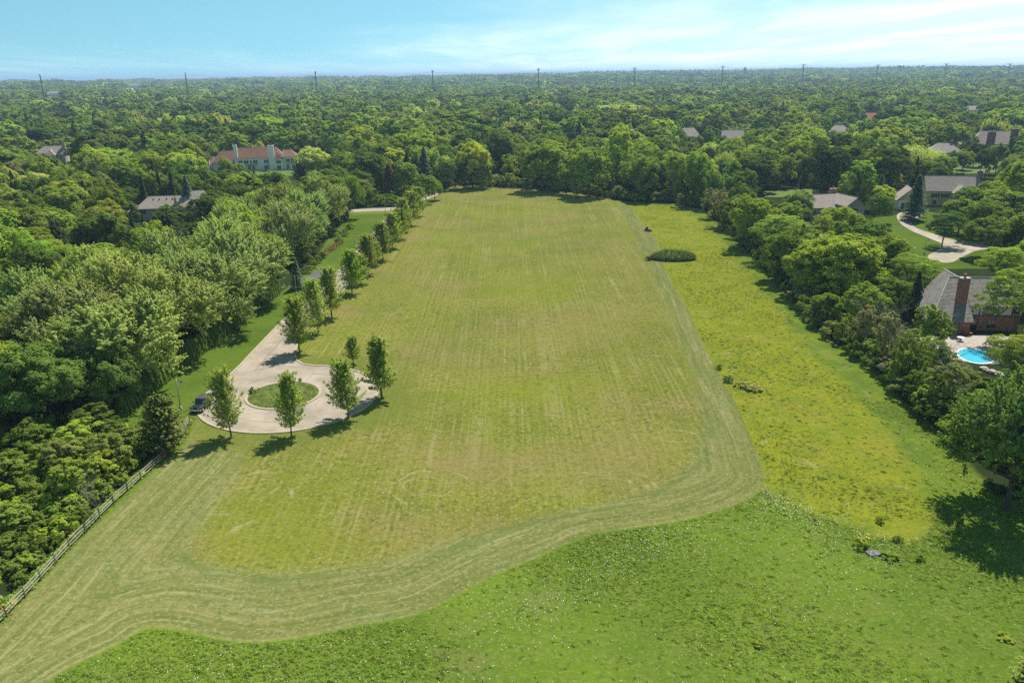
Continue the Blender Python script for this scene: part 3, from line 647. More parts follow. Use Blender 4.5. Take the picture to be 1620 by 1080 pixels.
def tree(kind, x, y, h, r, col, label=None, group=None, rot=None, var=None, jitter=.08, name=None):
    g = np.random.default_rng(1000 + COUNT[0]); COUNT[0] += 1
    ps = PROTO[kind]; crown, trunk = ps[(COUNT[0] if var is None else var) % len(ps)]
    sz = h / HB[kind]; sxy = r / RB[kind]
    root = empty(name or NAME[kind], (x, y, float(hgt(x, y)) - .03), g.uniform(0, 2 * PI) if rot is None else rot, (sxy, sxy, sz))
    if kind in ('young', 'plume'): root.rotation_euler = (g.normal(0, .03), g.normal(0, .03), root.rotation_euler.z)
    base = np.array(PAL[col] if isinstance(col, str) else col); k = 1 + g.normal(0, jitter); lc = base * k * (1 + g.normal(0, jitter * .3, 3))
    for nm, me in (('trunk', trunk), ('crown', crown)):
        o = link(bpy.data.objects.new(nm, me), root)
        if nm == 'crown': o['leafcol'] = [float(max(v, .004)) for v in lc]
    if label: tag(root, label, CAT.get(kind, 'tree'), group)
    TREES.append((x, y, r, h))
    return root
def tree_px(kind, px, top, h, rpx, col, label, group=None, **k):
    """tree known by the pixel of its top and its height (the foot may be hidden)"""
    x, y = at(px, top, h); D = proj(x, y, h * .6)[2]
    return tree(kind, x, y, h, rpx / FPX * D, col, label, group, **k)
def tree_b(kind, px, py, h, rpx, col, label, group=None, **k):
    """tree known by the pixel of its foot"""
    x, y = at(px, py); D = proj(x, y, h * .5)[2]
    return tree(kind, x, y, h, rpx / FPX * D, col, label, group, **k)
# ------------------------------------------------------------------ planting: trees the photograph singles out
G = 'young maples round the turning circle'
tree_b('young', 366, 690, 10.4, 27, 'young', 'broad young maple at the kerb beside the parked black car', G, var=0)
tree_b('young', 461, 690, 9.6, 25, 'young', 'slender young maple at the near edge of the turning circle', G)
tree_b('young', 552, 662, 9.4, 28, 'young', 'upright young maple at the right kerb of the turning circle', G, var=1)
tree_b('plume', 604, 630, 10.9, 24, 'young', 'narrow young maple just right of the turning circle, two tufts tall', G)
tree_b('young', 559, 575, 5.1, 14, 'fresh', 'small sapling on the grass behind the turning circle', G, var=2)
row = [(474, 557, 10.6, 27), (504, 525, 11.0, 23), (525, 502, 10.8, 24), (557, 465, 10.6, 22), (571, 449, 7.4, 17), (583, 433, 10.2, 21), (606, 411, 10.4, 21), (594, 420, 6.6, 14), (621, 393, 10.6, 20), (634, 378, 9.6, 18), (640, 366, 11.0, 18), (650, 357, 11.6, 18), (661, 342, 10.4, 17)]
ORD = ['first', 'second', 'third', 'fourth', 'fifth', 'sixth', 'seventh', 'eighth', 'ninth', 'tenth', 'eleventh', 'twelfth', 'thirteenth', 'fourteenth', 'fifteenth', 'sixteenth', 'seventeenth', 'eighteenth', 'nineteenth', 'twentieth']
def ordinal(n):
    if n < 20: return ORD[n]
    tens = ['', '', 'twenty', 'thirty', 'forty', 'fifty', 'sixty']; a, b = divmod(n + 1, 10)
    return (tens[a] + '-' + ORD[b - 1]) if b else {2: 'twentieth', 3: 'thirtieth', 4: 'fortieth', 5: 'fiftieth', 6: 'sixtieth'}[a]
for i, (px, py, h, rp) in enumerate(sorted(row, key=lambda a: -a[1])):
    tree_b('young', px, py, h, rp * .96, 'young' if i % 3 else 'fresh', f'{ORD[i]} young maple along the road, counting from the turning circle', 'young maples along the road')
tree_b('broad', 674, 322, 11, 19, 'mid', 'round green tree at the far end of the maple row by the road'); tree_b('broad', 688, 316, 8, 12, 'fresh', 'small bright tree closing the maple row at the field corner')
# silver maples behind the hedge on the left, nearest first
G = 'silver maples behind the hedge'
sil = [(-61.5, 119, 16.0, 9.4, 'silver2', 'nearest silver maple leaning over the arborvitae hedge by the lamp'), (-75, 128, 16, 8.2, 'silver', 'silver maple in the second row behind the nearest one'), (-61, 137, 15.5, 8.2, 'silver2', 'silver maple second along the hedge'), (-58.5, 151, 16, 8.2, 'silver', 'silver maple third along the hedge, midway down the lawn'),
       (-72, 143, 17.5, 8.0, 'silver2', 'silver maple in the second row above the third along the hedge'), (-70, 160, 17.5, 8.0, 'silver', 'silver maple in the second row behind the broad hedge crown'), (-58.0, 170, 17, 8.6, 'silver', 'broadest silver maple reaching over the lawn before the dark driveway'), (-67, 180, 17.5, 7.5, 'silver2', 'silver maple behind the broadest one, near the driveway'),
       (-84, 136, 15.5, 7.5, 'silver', 'silver maple at the left rear of the stand'), (-82, 153, 16.5, 7.5, 'silver2', 'silver maple at the rear of the stand below the grey roofed house'), (-60, 212, 16.5, 7.5, 'silver', 'silver maple just past the dark driveway'), (-71, 200, 16.5, 7.5, 'silver', 'silver maple behind the dark driveway'),
       (-58.5, 227, 17, 7.0, 'silver', 'tall silver maple with bare lower stems past the driveway'), (-69, 240, 17.5, 8, 'silver2', 'silver maple in the rear row past the driveway'), (-60, 256, 17, 7.5, 'silver', 'silver maple near the side street'), (-76, 222, 16.5, 7.5, 'silver', 'silver maple furthest back past the driveway'), (-63, 271, 17, 7.5, 'mid', 'green maple with a visible trunk at the side street corner'), (-57.5, 281, 14, 5.5, 'fresh', 'fresh green tree with dark trunk on the lawn corner by the side street')]
for x, y, h, r, c, lb in sil: tree('silver' if c != 'mid' else 'broad', x, y, h, r, c, lb, G)
# dark maples and scrub by the fence
tree('broad', -68, 105.5, 12.5, 6.2, (.20, .30, .06), 'shaded maple left of the cedar by the fence', var=0); tree('broad', -61, 110.5, 10.5, 4.4, (.20, .30, .06), 'green tree just behind the cedar and the lamp post', var=1)
tree('broad', -79, 109, 13, 6.5, 'fresh', 'round green maple behind the thicket at the left edge', var=2); tree('broad', -76, 101, 11, 5.5, 'mid', 'green maple above the thicket between the left edge and the cedar', var=3); tree('broad', -88, 118, 12.5, 6.5, 'fresh', 'bright round crown at the left edge below the flat locusts', var=1)
tree('scrub', -70.5, 83.5, 11.5, 5.0, 'fresh', 'tall loose tree at the left edge beside the thicket', var=0); tree('scrub', -66, 74, 6.5, 4.0, 'mid', 'loose green tree low at the left edge above the fence', var=1); tree('scrub', -76, 93, 10.5, 4.6, 'mid', 'loose green tree behind the tall one at the left edge')
tree_b('cedar', 262, 716, 8.2, 42, 'cedar', 'brownish green cedar at the end of the rail fence')
G = 'thicket behind the rail fence'
sc = [(-51.5, 92, 5.8, 2.6, 'olive', 'thin olive tree standing over the fence, nearest the cedar'), (-53, 84.5, 5.6, 2.8, 'fresh', 'thin fresh green tree with bare stems over the middle of the fence'), (-51.3, 88, 4.8, 2.3, 'bright', 'thin bright green tree between two bare stemmed trees at the fence'), (-57, 91, 5.2, 3.0, 'olive', 'olive scrub tree in the middle of the thicket'), (-58, 97, 5.4, 3.2, 'fresh', 'fresh green scrub at the dark edge of the thicket'),
      (-62, 88, 5.0, 3.2, 'mid', 'mid green scrub deep in the thicket'), (-55, 100, 4.2, 2.6, 'dark', 'dark shrubby tree beside the cedar'), (-52.5, 97.5, 3.6, 2.4, 'mid', 'green shrub between the cedar and the fence'), (-60, 80, 4.8, 3.0, 'bright', 'bright scrub in the lower thicket'), (-55.5, 77, 4.0, 2.6, 'mid', 'green scrub above the lower fence'), (-64, 96, 5.6, 3.0, 'mid', 'green scrub against the dark maples'), (-59, 103, 5.0, 2.8, 'dark', 'dark scrub behind the cedar')]
for x, y, h, r, c, lb in sc: tree('scrub', x, y, h, r, c, lb, G)
sh = [(-51.6, 80.5, 2.4, 1.7, 'fresh'), (-54, 73, 2.6, 2.1, 'mid'), (-51.2, 75.5, 1.8, 1.4, 'bright'), (-50.5, 70.5, 1.6, 1.4, 'fresh'), (-56, 69.5, 2.6, 2.2, 'fresh'), (-53, 66.5, 2.0, 1.8, 'mid'), (-59.5, 73.5, 3.0, 2.4, 'mid'), (-51.6, 63, 1.7, 1.5, 'fresh'), (-55.5, 63, 2.2, 2.0, 'mid'), (-58, 84, 3.2, 2.4, 'mid'), (-54.5, 88.5, 3.0, 2.2, 'fresh'), (-60.5, 93, 3.4, 2.5, 'mid'), (-50.2, 95.5, 2.0, 1.5, 'fresh'), (-62, 79, 3.2, 2.4, 'fresh'), (-58, 66, 2.4, 2.2, 'olive')]
for i, (x, y, h, r, c) in enumerate(sorted(sh, key=lambda a: a[1])): tree('shrub', x, y, h, r, c, f'{ORD[i]} shrub up the thicket behind the rail fence, counting from the lower left corner', G)
# hedge of arborvitae along the lawn
HL = [(-58.4, 109.5), (-57.9, 125.5), (-55.2, 166), (-54.2, 180)]
k = 0
for (xa, ya), (xb, yb) in zip(HL[:-1], HL[1:]):
    nseg = int((yb - ya) / 1.32)
    for i in range(nseg):
        f = i / nseg; k += 1
        tree('column', xa + (xb - xa) * f, ya + (yb - ya) * f, 3.9 + .5 * math.sin(k * 1.7), .82, 'hedge', f'{ordinal(k - 1)} slim arborvitae of the clipped hedge, counting from the lamp', 'arborvitae hedge along the lawn')
tree_b('spruce', 471, 458, 7.6, 14, 'blue', 'blue spruce beside the dark driveway on the left'); tree_b('cedar', 617, 312, 13, 12, 'brown', 'brown columnar conifer by the side street, among green maples')
gq = np.random.default_rng(3); n = 700; f_ = gq.random(n); (xa, ya), (xb, yb) = at(508, 408), at(541, 383)
hb_ = gq.uniform(.8, 1.5, n); Pq = np.stack([xa + (xb - xa) * f_ + gq.normal(0, .45, n), ya + (yb - ya) * f_ + gq.normal(0, .3, n), hb_ * .5], 1)
me = leaf_mesh('blades', Pq, gq.normal(size=(n, 3)) + np.array([0, -.4, .8]), hb_, .14, MAT['leaf'], gq, np.stack([gq.normal(0, .25, n), gq.normal(0, .25, n), np.ones(n)], 1))
o = link(bpy.data.objects.new('ornamental_grass', me)); o['leafcol'] = [.26, .18, .085]; tag(o, 'brown ornamental grass border under the maples along the left lawn', 'grass', kind='stuff')
G = 'low shrubs along the left lawn'
for i, (px, py) in enumerate([(487, 432), (494, 424), (503, 416), (510, 408), (536, 385), (546, 373), (553, 362)]): tree_b('shrub', px, py, 2.0, 8, 'mid' if i % 2 else 'olive', f'{ORD[i]} low shrub past the dark driveway along the lawn edge, nearest first', G)
# far end of the field
G = 'trees along the far end of the field'
end = [('cotton', 748, 297, 21, 27, 'gold', 'yellow-topped tree standing out at the far end of the field'), ('broad', 736, 299, 11, 14, 'dark', 'dark tree under the left side of the yellow-topped tree'), ('broad', 762, 298, 12, 15, 'mid', 'dark green tree under the right side of the yellow-topped tree'), ('broad', 705, 300, 13.5, 22, 'mid', 'round tree left of the yellow-topped tree at the field corner'),
       ('cotton', 857, 302, 23, 36, 'fresh', 'largest fresh green tree at the far end of the field'), ('broad', 896, 308, 10.5, 15, 'mid', 'small round tree in front of the far woods, right of the largest one'), ('cotton', 932, 312, 21, 33, 'fresh', 'broad green tree at the far end, right of the small round one'), ('cotton', 976, 302, 27, 24, 'bright', 'tallest bright tree behind the far end of the field'), ('cotton', 1018, 318, 18, 20, 'mid', 'leaning green tree near the right corner of the far end'),
       ('cotton', 1062, 315, 19, 20, 'yellow', 'yellowish tree near the right corner of the far end'), ('broad', 1096, 324, 20, 24, 'mid', 'large dark tree at the right corner of the far end'), ('scrub', 880, 304, 12, 12, 'fresh', 'loose tree tucked right of the largest one'), ('scrub', 808, 290, 14, 14, 'bright', 'bright loose tree in the gap right of the yellow-topped tree'), ('broad', 815, 283, 19, 20, 'olive', 'olive tree behind the shrubs in the gap'), ('broad', 660, 286, 17, 26, 'fresh', 'round bright tree above the end of the road'), ('broad', 640, 310, 14, 24, 'mid', 'rounded green tree behind the maple row at the road end')]
for kd, px, py, h, rp, c, lb in end: tree_b(kd, px, py, h, rp, tuple(v * 1.12 for v in PAL[c]), lb, G)
for i, (px, py, h, rp, c) in enumerate([(775, 296, 4, 9, 'bright'), (784, 294, 5, 10, 'pale'), (795, 296, 4.5, 10, 'olive'), (806, 296, 6, 11, 'pale'), (818, 297, 4.5, 10, 'fresh'), (835, 300, 4, 9, 'mid'), (978, 312, 4.5, 10, 'pale'), (990, 316, 3.5, 9, 'fresh'), (1003, 319, 3.5, 9, 'mid'), (1036, 320, 4, 10, 'pale'), (1048, 320, 3.5, 9, 'mid'), (1078, 324, 4, 10, 'grey'), (1090, 328, 4.5, 11, 'mid')]):
    tree_b('shrub', px, py, h, rp, c, f'{ORD[i]} shrub from the left along the foot of the far trees', 'shrubs along the far end of the field')
# right hand line, far to near
G = 'trees along the right edge of the field'
rt = [('scrub', 1462, 556, 9, 22, 'fresh', 'thin fresh green tree over the left eave of the half-timbered house'), ('scrub', 1492, 592, 5.0, 24, 'mid', 'green scrub at the left corner of the pool terrace'), ('broad', 1250, 372, 10, 26, 'fresh', 'green tree left of the beige house, over the far lawn'), ('broad', 1262, 345, 9, 24, 'mid', 'green tree at the left corner of the beige house'), ('locust', 1468, 590, 6.5, 24, 'locust', 'low airy tree over the left end of the patio'), ('scrub', 1512, 622, 4.2, 24, 'fresh', 'fresh green scrub just below the swimming pool'), ('scrub', 1545, 628, 4.2, 24, 'olive', 'olive scrub below the right end of the pool'), ('scrub', 1124, 345, 11, 15, 'grey', 'greyish loose tree at the far right corner of the field'), ('scrub', 1137, 358, 12, 15, 'grey', 'grey thin-leaved tree with bare twigs near the far right corner'), ('broad', 1120, 330, 15, 20, 'mid', 'green tree behind the grey thin-leaved trees'), ('broad', 1180, 392, 14.5, 34, 'bright', 'bright vase-shaped tree, left of the feathery locust'), ('locust', 1236, 412, 12.5, 50, 'locust', 'feathery locust with dark bare stems in front of a paved strip'), ('locust', 1210, 402, 7, 20, 'locust', 'small low locust left of the dark stems'),
      ('cotton', 1330, 478, 16.0, 66, 'bright', 'big bright spreading tree in front of the beige house'), ('cotton', 1285, 470, 13.5, 42, 'bright', 'bright crown at the field side of the big spreading tree'), ('cotton', 1393, 455, 13.5, 40, 'fresh', 'bright green crown at the right of the big spreading tree'), ('broad', 1318, 400, 12.5, 36, 'bright', 'bright green crown just below the beige roof'), ('broad', 1360, 530, 10.5, 34, 'fresh', 'fresh green tree in front of the big spreading tree'), ('broad', 1305, 515, 6.5, 24, 'mid', 'low green tree at the foot of the big spreading tree'),
      ('scrub', 1362, 556, 9, 22, 'grey', 'grey thin tree with bare lower branches at the field edge'), ('scrub', 1398, 580, 10, 26, 'grey', 'second grey thin tree with bare branches, nearer the house'), ('scrub', 1433, 612, 10.5, 28, 'olive', 'thin olive tree in front of the patio'), ('locust', 1440, 478, 11, 42, 'locust', 'airy locust left of the half-timbered house'), ('spruce', 1444, 505, 10, 20, (.09, .16, .06), 'green pine left of the half-timbered house roof'), ('broad', 1412, 500, 8, 28, 'mid', 'green tree below the airy locust'), ('scrub', 1478, 560, 8.5, 22, 'olive', 'thin tree at the left corner of the half-timbered house'),
      ('locust', 1600, 548, 14.5, 50, 'locust', 'large locust over the right side of the half-timbered roof'), ('locust', 1618, 626, 11.0, 64, 'fresh', 'spreading locust right of the swimming pool'), ('silver', 1592, 806, 16.8, 92, (.200, .285, .070), 'large dark tree at the right edge casting a shadow on the meadow'), ('broad', 1640, 760, 14, 70, 'mid', 'tree cut by the right edge behind the large dark one'), ('scrub', 1487, 660, 8.5, 32, 'olive', 'olive tree with a pale trunk below the swimming pool'), ('scrub', 1455, 640, 6, 26, 'mid', 'green scrub at the foot of the trees below the patio'),
      ('locust', 1490, 390, 10.2, 30, (.13, .21, .06), 'lone tree with a dark trunk on the lawn beside the curving drive')]
for kd, px, py, h, rp, c, lb in rt: tree_b(kd, px, py, h, rp, c, lb, G)
# shrub wall under them
wall = [(1128, 348), (1146, 366), (1158, 378), (1170, 388), (1186, 402), (1200, 414), (1212, 428), (1224, 440), (1236, 455), (1248, 468), (1258, 482), (1270, 496), (1284, 508), (1298, 520), (1312, 534), (1330, 546), (1348, 560), (1366, 572), (1384, 584), (1400, 600), (1414, 614), (1430, 630), (1448, 644), (1466, 660), (1484, 676), (1502, 694), (1518, 716), (1440, 596), (1466, 612), (1500, 628), (1526, 640), (1540, 662), (1410, 566), (1452, 572), (1340, 524), (1500, 656), (1560, 655)]
for i, (px, py) in enumerate(wall):
    g = random.Random(i); x, y = at(px, py)
    lab = f'{ORD[i]} shrub along the right field edge, counting from the far corner' if i < 20 else (f'{ORD[26 - i]} shrub along the right field edge, counting back from the large dark tree' if i < 27 else f'{ORD[i - 27]} shrub of the bank between the field and the pool')
    tree('shrub', x + .9, y + .8, g.uniform(2.6, 4.4), g.uniform(2.2, 3.0), g.choice(['dark', 'dark', 'mid', 'mid', 'grey', 'olive', 'fresh']), lab, 'shrubs along the right edge of the field')
# bare branches showing among them
for i, (px, py, k, lb) in enumerate([(1382, 572, 0, 'leafless grey tree at the field edge below the airy locust'), (1368, 548, 1, 'leafless grey sapling beside the fresh green tree at the field edge'), (1418, 604, 2, 'bare branched tree in front of the patio shrubs'), (1476, 640, 0, 'bare grey trunk and twigs below the pool'), (1502, 668, 1, 'thin bare tree at the corner of the bank below the pool'), (1140, 362, 2, 'bare grey tree at the far right corner of the field'), (1468, 545, 1, 'bare twiggy tree at the left corner of the half-timbered house'),
        (143, 836, 1, 'bare stemmed tree leaning by the rail fence'), (160, 822, 2, 'thin bare tree behind the rail fence')]):
    x, y = at(px, py); b = link(bpy.data.objects.new('dead_tree', DEAD[k])); b.location = (x, y, 0); b.rotation_euler = (0, 0, i * 1.9); b.scale = (1, 1, .85) if i < 7 else (.4, .4, .5); tag(b, lb, 'dead tree', 'leafless trees')
# trees behind the right hand line
G = 'trees among the houses on the right'
mid = [('willow', 1245, 222, 14, 38, 'willow', 'leftmost of the four willows beyond the right hand line'), ('willow', 1283, 230, 13, 34, 'willow', 'second willow from the left beyond the right hand line'), ('willow', 1386, 222, 15, 42, 'willow', 'third willow from the left, above the yellow-green shrubs'), ('willow', 1455, 226, 15, 44, 'willow', 'rightmost willow, below the grey hip roof'), ('broad', 1333, 246, 13, 42, 'mid', 'wide dark domed tree between the willows and the beige house'), ('broad', 1198, 246, 15, 34, 'dark', 'round dark maple behind the far right corner'), ('broad', 1268, 240, 14, 14, 'yellow', 'narrow yellow-green tree between the willows'),
       ('spruce', 1141, 260, 15, 14, 'blue', 'blue spruce peeping over the grey trees at the far corner'), ('spruce', 1456, 277, 15, 22, 'blue', 'tall blue spruce in front of the yellow house garage'), ('spruce', 1358, 290, 9, 12, 'blue', 'dark blue spruce right of the beige house'), ('spruce', 1396, 278, 10, 11, 'blue', 'slim spruce behind the yellow-green tree'), ('broad', 1395, 292, 9.5, 24, 'yellow', 'yellow-green tree right of the beige house'), ('scrub', 1318, 296, 5, 9, 'gold', 'golden shrub behind the beige roof'),
       ('broad', 1560, 318, 11.5, 34, 'mid', 'green tree right of the lawn tree'), ('broad', 1598, 300, 12, 36, 'fresh', 'fresh green tree at the right edge above the drive'), ('broad', 1575, 340, 11.5, 34, 'mid', 'round mid green tree above the drive'), ('broad', 1525, 315, 10.5, 28, 'mid', 'green tree in front of the yellow house'), ('broad', 1610, 352, 11, 30, 'dark', 'dark tree at the right edge beside the drive'), ('broad', 1545, 296, 10.5, 26, 'mid', 'rounded tree covering the right end of the yellow house'), ('locust', 1600, 388, 11, 46, 'fresh', 'airy locust at the right edge above the half-timbered house'),
       ('broad', 1512, 240, 10, 18, 'dark', 'dark rounded tree below the grey hip roof'), ('broad', 1528, 238, 9.5, 14, 'bright', 'bright half of the tree pair below the grey hip roof'), ('broad', 1546, 226, 12, 15, 'dark', 'dark tree left of the brick chimney house'), ('broad', 1566, 232, 14, 15, 'dark', 'dark upright tree below the brick chimney house'), ('broad', 1583, 228, 14, 16, 'mid', 'upright green tree right of the dark one below the brick chimneys'), ('spruce', 1494, 206, 13, 12, 'blue', 'blue spruce behind the grey hip roof'), ('broad', 1508, 213, 9, 8, 'purple', 'purple-leaved tree behind the grey hip roof'), ('broad', 1520, 212, 9, 12, 'yellow', 'yellow-green tree right of the purple-leaved one'), ('broad', 1612, 216, 13, 12, 'dark', 'dark tree at the right end of the brick chimney house')]
for kd, px, top, h, rp, c, lb in mid: tree_px(kd, px, top, h, rp, c, lb, G)
for px, top, h, rp, c, lb in [(1182, 212, 11, 13, 'fresh', 'fresh tree overlapping the right end of the brown roof'), (1146, 215, 10, 10, 'mid', 'green tree at the left end of the brown roof'), (1086, 213, 12, 9, 'mid', 'green tree left of the dim brown gable'), (1106, 215, 11, 9, 'fresh', 'fresh tree right of the dim brown gable'), (1345, 203, 9, 9, 'mid', 'green tree at the right end of the pale grey roof'), (1320, 206, 8, 8, 'fresh', 'fresh tree at the left end of the pale grey roof'), (1391, 182, 9, 7, 'mid', 'green tree at the right end of the orange roof'), (1370, 185, 8, 7, 'fresh', 'fresh tree at the left end of the orange roof'), (1478, 238, 9, 12, 'willow', 'pale tree over the left corner of the hip roof'), (1532, 222, 10, 10, 'mid', 'green tree at the left end of the brick chimney house')]:
    tree_px('broad', px, top, h, rp, c, lb, G)
# left middle ground
G = 'trees among the houses on the left'
lm = [('locust', 118, 386, 13, 78, 'fresh', 'wide flat-topped locust at the left, over dark shade'), ('locust', 28, 408, 12, 50, 'fresh', 'flat locust crown at the left edge'), ('locust', 190, 392, 12, 40, 'locust', 'right end of the flat locust group beside the silver maples'), ('broad', 335, 306, 13.5, 36, 'dark', 'round dark maple covering the right side of the grey roofed house'), ('broad', 268, 322, 10, 26, 'dark', 'round tree in front of the middle of the grey roofed house'), ('cedar', 262, 337, 11, 26, 'spruce', 'dark conifer in front of the grey roofed house'), ('spruce', 292, 278, 15, 17, 'blue', 'blue spruce behind the right end of the grey roof'), ('spruce', 229, 300, 10, 9, 'blue', 'pale blue spruce at the left end of the grey roof'),
      ('spruce', 205, 335, 9, 9, 'spruce', 'small spruce in front of the grey house window wall'), ('spruce', 224, 338, 9, 8, 'spruce', 'slim spruce right of the grey house window'), ('cedar', 125, 356, 12, 26, 'cedar', 'brownish conifer behind the flat locusts'), ('cedar', 85, 350, 12, 24, 'spruce', 'dark conifer behind the flat locusts at the left'), ('broad', 170, 296, 15, 34, 'dark', 'dark maple left of the grey roofed house'), ('broad', 95, 290, 17, 42, 'fresh', 'large fresh green tree left of the grey roofed house'), ('broad', 30, 310, 16, 40, 'dark', 'dark tree at the left edge above the locusts'), ('spruce', 268, 272, 15, 12, 'spruce', 'tall dark spruce behind the middle of the grey roof'), ('spruce', 248, 270, 15, 12, 'spruce', 'tall dark spruce behind the left of the grey roof'), ('spruce', 222, 278, 14, 11, 'spruce', 'dark spruce left of the two tall ones behind the grey roof'),
      ('broad', 354, 250, 10, 11, 'fresh', 'light green tree in front of the left end of the white mansion'), ('broad', 376, 259, 8, 10, 'bright', 'bright tree in front of the white mansion wall'), ('broad', 326, 270, 11, 20, 'mid', 'green tree below the left chimney of the white mansion'), ('broad', 395, 275, 10.5, 24, 'mid', 'round green tree below the middle of the white mansion'), ('broad', 432, 272, 10.5, 22, 'mid', 'round green tree below the right chimney of the white mansion'), ('cedar', 474, 258, 9, 16, 'cedar', 'dark brownish tree at the right end of the white mansion'), ('broad', 490, 230, 17, 26, 'willow', 'pale tree right of the white mansion'), ('broad', 365, 292, 12, 30, 'dark', 'dark spreading tree between the mansion and the silver maples'), ('broad', 425, 290, 12, 28, 'dark', 'dark tree above the silver maples, right of the grey house'), ('broad', 475, 300, 12.5, 26, 'mid', 'green tree above the silver maples left of the road'),
      ('broad', 530, 262, 17, 34, 'mid', 'round green tree left of the road end'), ('broad', 575, 240, 18, 36, 'dark', 'dark tree in the wood left of the round bright one'), ('broad', 655, 206, 21, 40, 'bright', 'large bright domed tree in the wood behind the road end'), ('cotton', 730, 172, 24, 40, 'fresh', 'tall rounded light green tree in the wood behind the field'), ('broad', 620, 175, 20, 34, 'fresh', 'fresh green domed tree in the wood left of centre'), ('broad', 985, 165, 19, 40, 'willow', 'pale domed tree in the wood behind the tallest bright one'), ('broad', 1060, 170, 20, 34, 'fresh', 'round fresh tree in the wood above the far right corner')]
for kd, px, top, h, rp, c, lb in lm: tree_px(kd, px, top, h, rp, c, lb, G)
# ------------------------------------------------------------------ houses
def roof_mat(name, cols, sh=(.30, .28)):
    m, t, out = newmat(name)
    uv = t.attr('roofuv', 'GEOMETRY', 1)
    U, V, _ = t.sep(uv)
    rowi = t.m('FLOOR', t.m('DIVIDE', V, sh[1])); off = t.m('MULTIPLY', t.m('FRACT', t.m('MULTIPLY', rowi, .618)), sh[0])
    coli = t.m('FLOOR', t.m('DIVIDE', t.m('ADD', U, off), sh[0]))
    wn = t.node('ShaderNodeTexWhiteNoise', 0, {'noise_dimensions': '2D'}, Vector=t.comb(coli, rowi, 0.0))
    P = t.n.new('ShaderNodeTexCoord').outputs['Object']; n1 = t.noise(P, .35, 4, .6); n2 = t.noise(P, 3, 3)
    c = t.mix(wn, cols[0], cols[1]); c = t.mix(t.step(wn, .80, .95, 0, .8), c, cols[2]); c = t.mix(t.step(n1, .5, .72, 0, .45), c, tuple(v * .62 for v in cols[0])); c = t.mix(t.step(n2, .55, .75, 0, .3), c, cols[2])
    p = t.n.new('ShaderNodeBsdfPrincipled'); t.put(p.inputs['Base Color'], c); p.inputs['Roughness'].default_value = .85; p.inputs['Specular IOR Level'].default_value = .25
    t.l.new(p.outputs[0], out.inputs[0]); return m
def brick_mat(name, a, b, mortar):
    m, t, out = newmat(name)
    P = t.n.new('ShaderNodeTexCoord').outputs['Object']; X, Y, Z = t.sep(P)
    bt = t.node('ShaderNodeTexBrick', 0, None, Vector=t.comb(t.m('ADD', X, Y), Z, 0.0), Color1=a, Color2=b, Mortar=mortar, Scale=1.0)
    n = bt.node; n.inputs['Brick Width'].default_value = .23; n.inputs['Row Height'].default_value = .075; n.inputs['Mortar Size'].default_value = .010
    c = t.mix(t.step(t.noise(P, 1.2, 3), .5, .75, 0, .4), bt, tuple(v * .55 for v in a))
    p = t.n.new('ShaderNodeBsdfPrincipled'); t.put(p.inputs['Base Color'], c); p.inputs['Roughness'].default_value = .9; t.l.new(p.outputs[0], out.inputs[0]); return m
def glass_mat(name, col=(.018, .024, .03)):
    m, t, out = newmat(name); p = t.n.new('ShaderNodeBsdfPrincipled'); p.inputs['Base Color'].default_value = (*col, 1); p.inputs['Roughness'].default_value = .06; p.inputs['Specular IOR Level'].default_value = .8
    t.l.new(p.outputs[0], out.inputs[0]); return m
MAT['shake'] = roof_mat('cedar_shakes', ((.30, .245, .205), (.40, .335, .285), (.21, .17, .14)))
MAT['shake_dark'] = roof_mat('weathered_shakes', ((.23, .20, .175), (.33, .29, .255), (.15, .125, .11)))
MAT['tile'] = roof_mat('red_clay_tiles', ((.225, .112, .078), (.285, .140, .095), (.165, .085, .062)), (.25, .30))
MAT['tile_orange'] = roof_mat('orange_tiles', ((.40, .125, .065), (.45, .155, .08), (.32, .10, .06)), (.25, .30))
MAT['white'] = simple('white_stucco', (.86, .80, .76), .85, .06, .5)
MAT['cream'] = simple('cream_stone', (.52, .46, .38), .9, .12, .8)
MAT['beige'] = simple('beige_siding', (.42, .345, .285), .85, .08, .7)
MAT['yellow'] = simple('yellow_siding', (.58, .46, .20), .85, .07, .6)
MAT['trim'] = simple('white_trim', (.72, .70, .66), .7, .06, 1)
MAT['ridge'] = simple('ridge_cap', (.50, .45, .40), .85, .12, 1)
MAT['brick'] = brick_mat('red_brick', (.27, .085, .052), (.34, .13, .08), (.30, .24, .20))
MAT['shutter'] = simple('dark_shutter', (.028, .030, .034), .6, .1, 1)
MAT['timber'] = simple('blue_grey_timber', (.055, .070, .082), .7, .15, 1)
MAT['plaster'] = simple('cream_plaster', (.62, .60, .53), .9, .06, 1)
MAT['glass'] = glass_mat('window_glass')
MAT['metal'] = simple('grey_metal', (.30, .31, .32), .45, .1, 2, metal=.6)
MAT['pot'] = simple('clay_pot', (.42, .16, .08), .8, .12, 3)
MAT['stone'] = simple('patio_stone', (.34, .29, .245), .9, .2, .9)

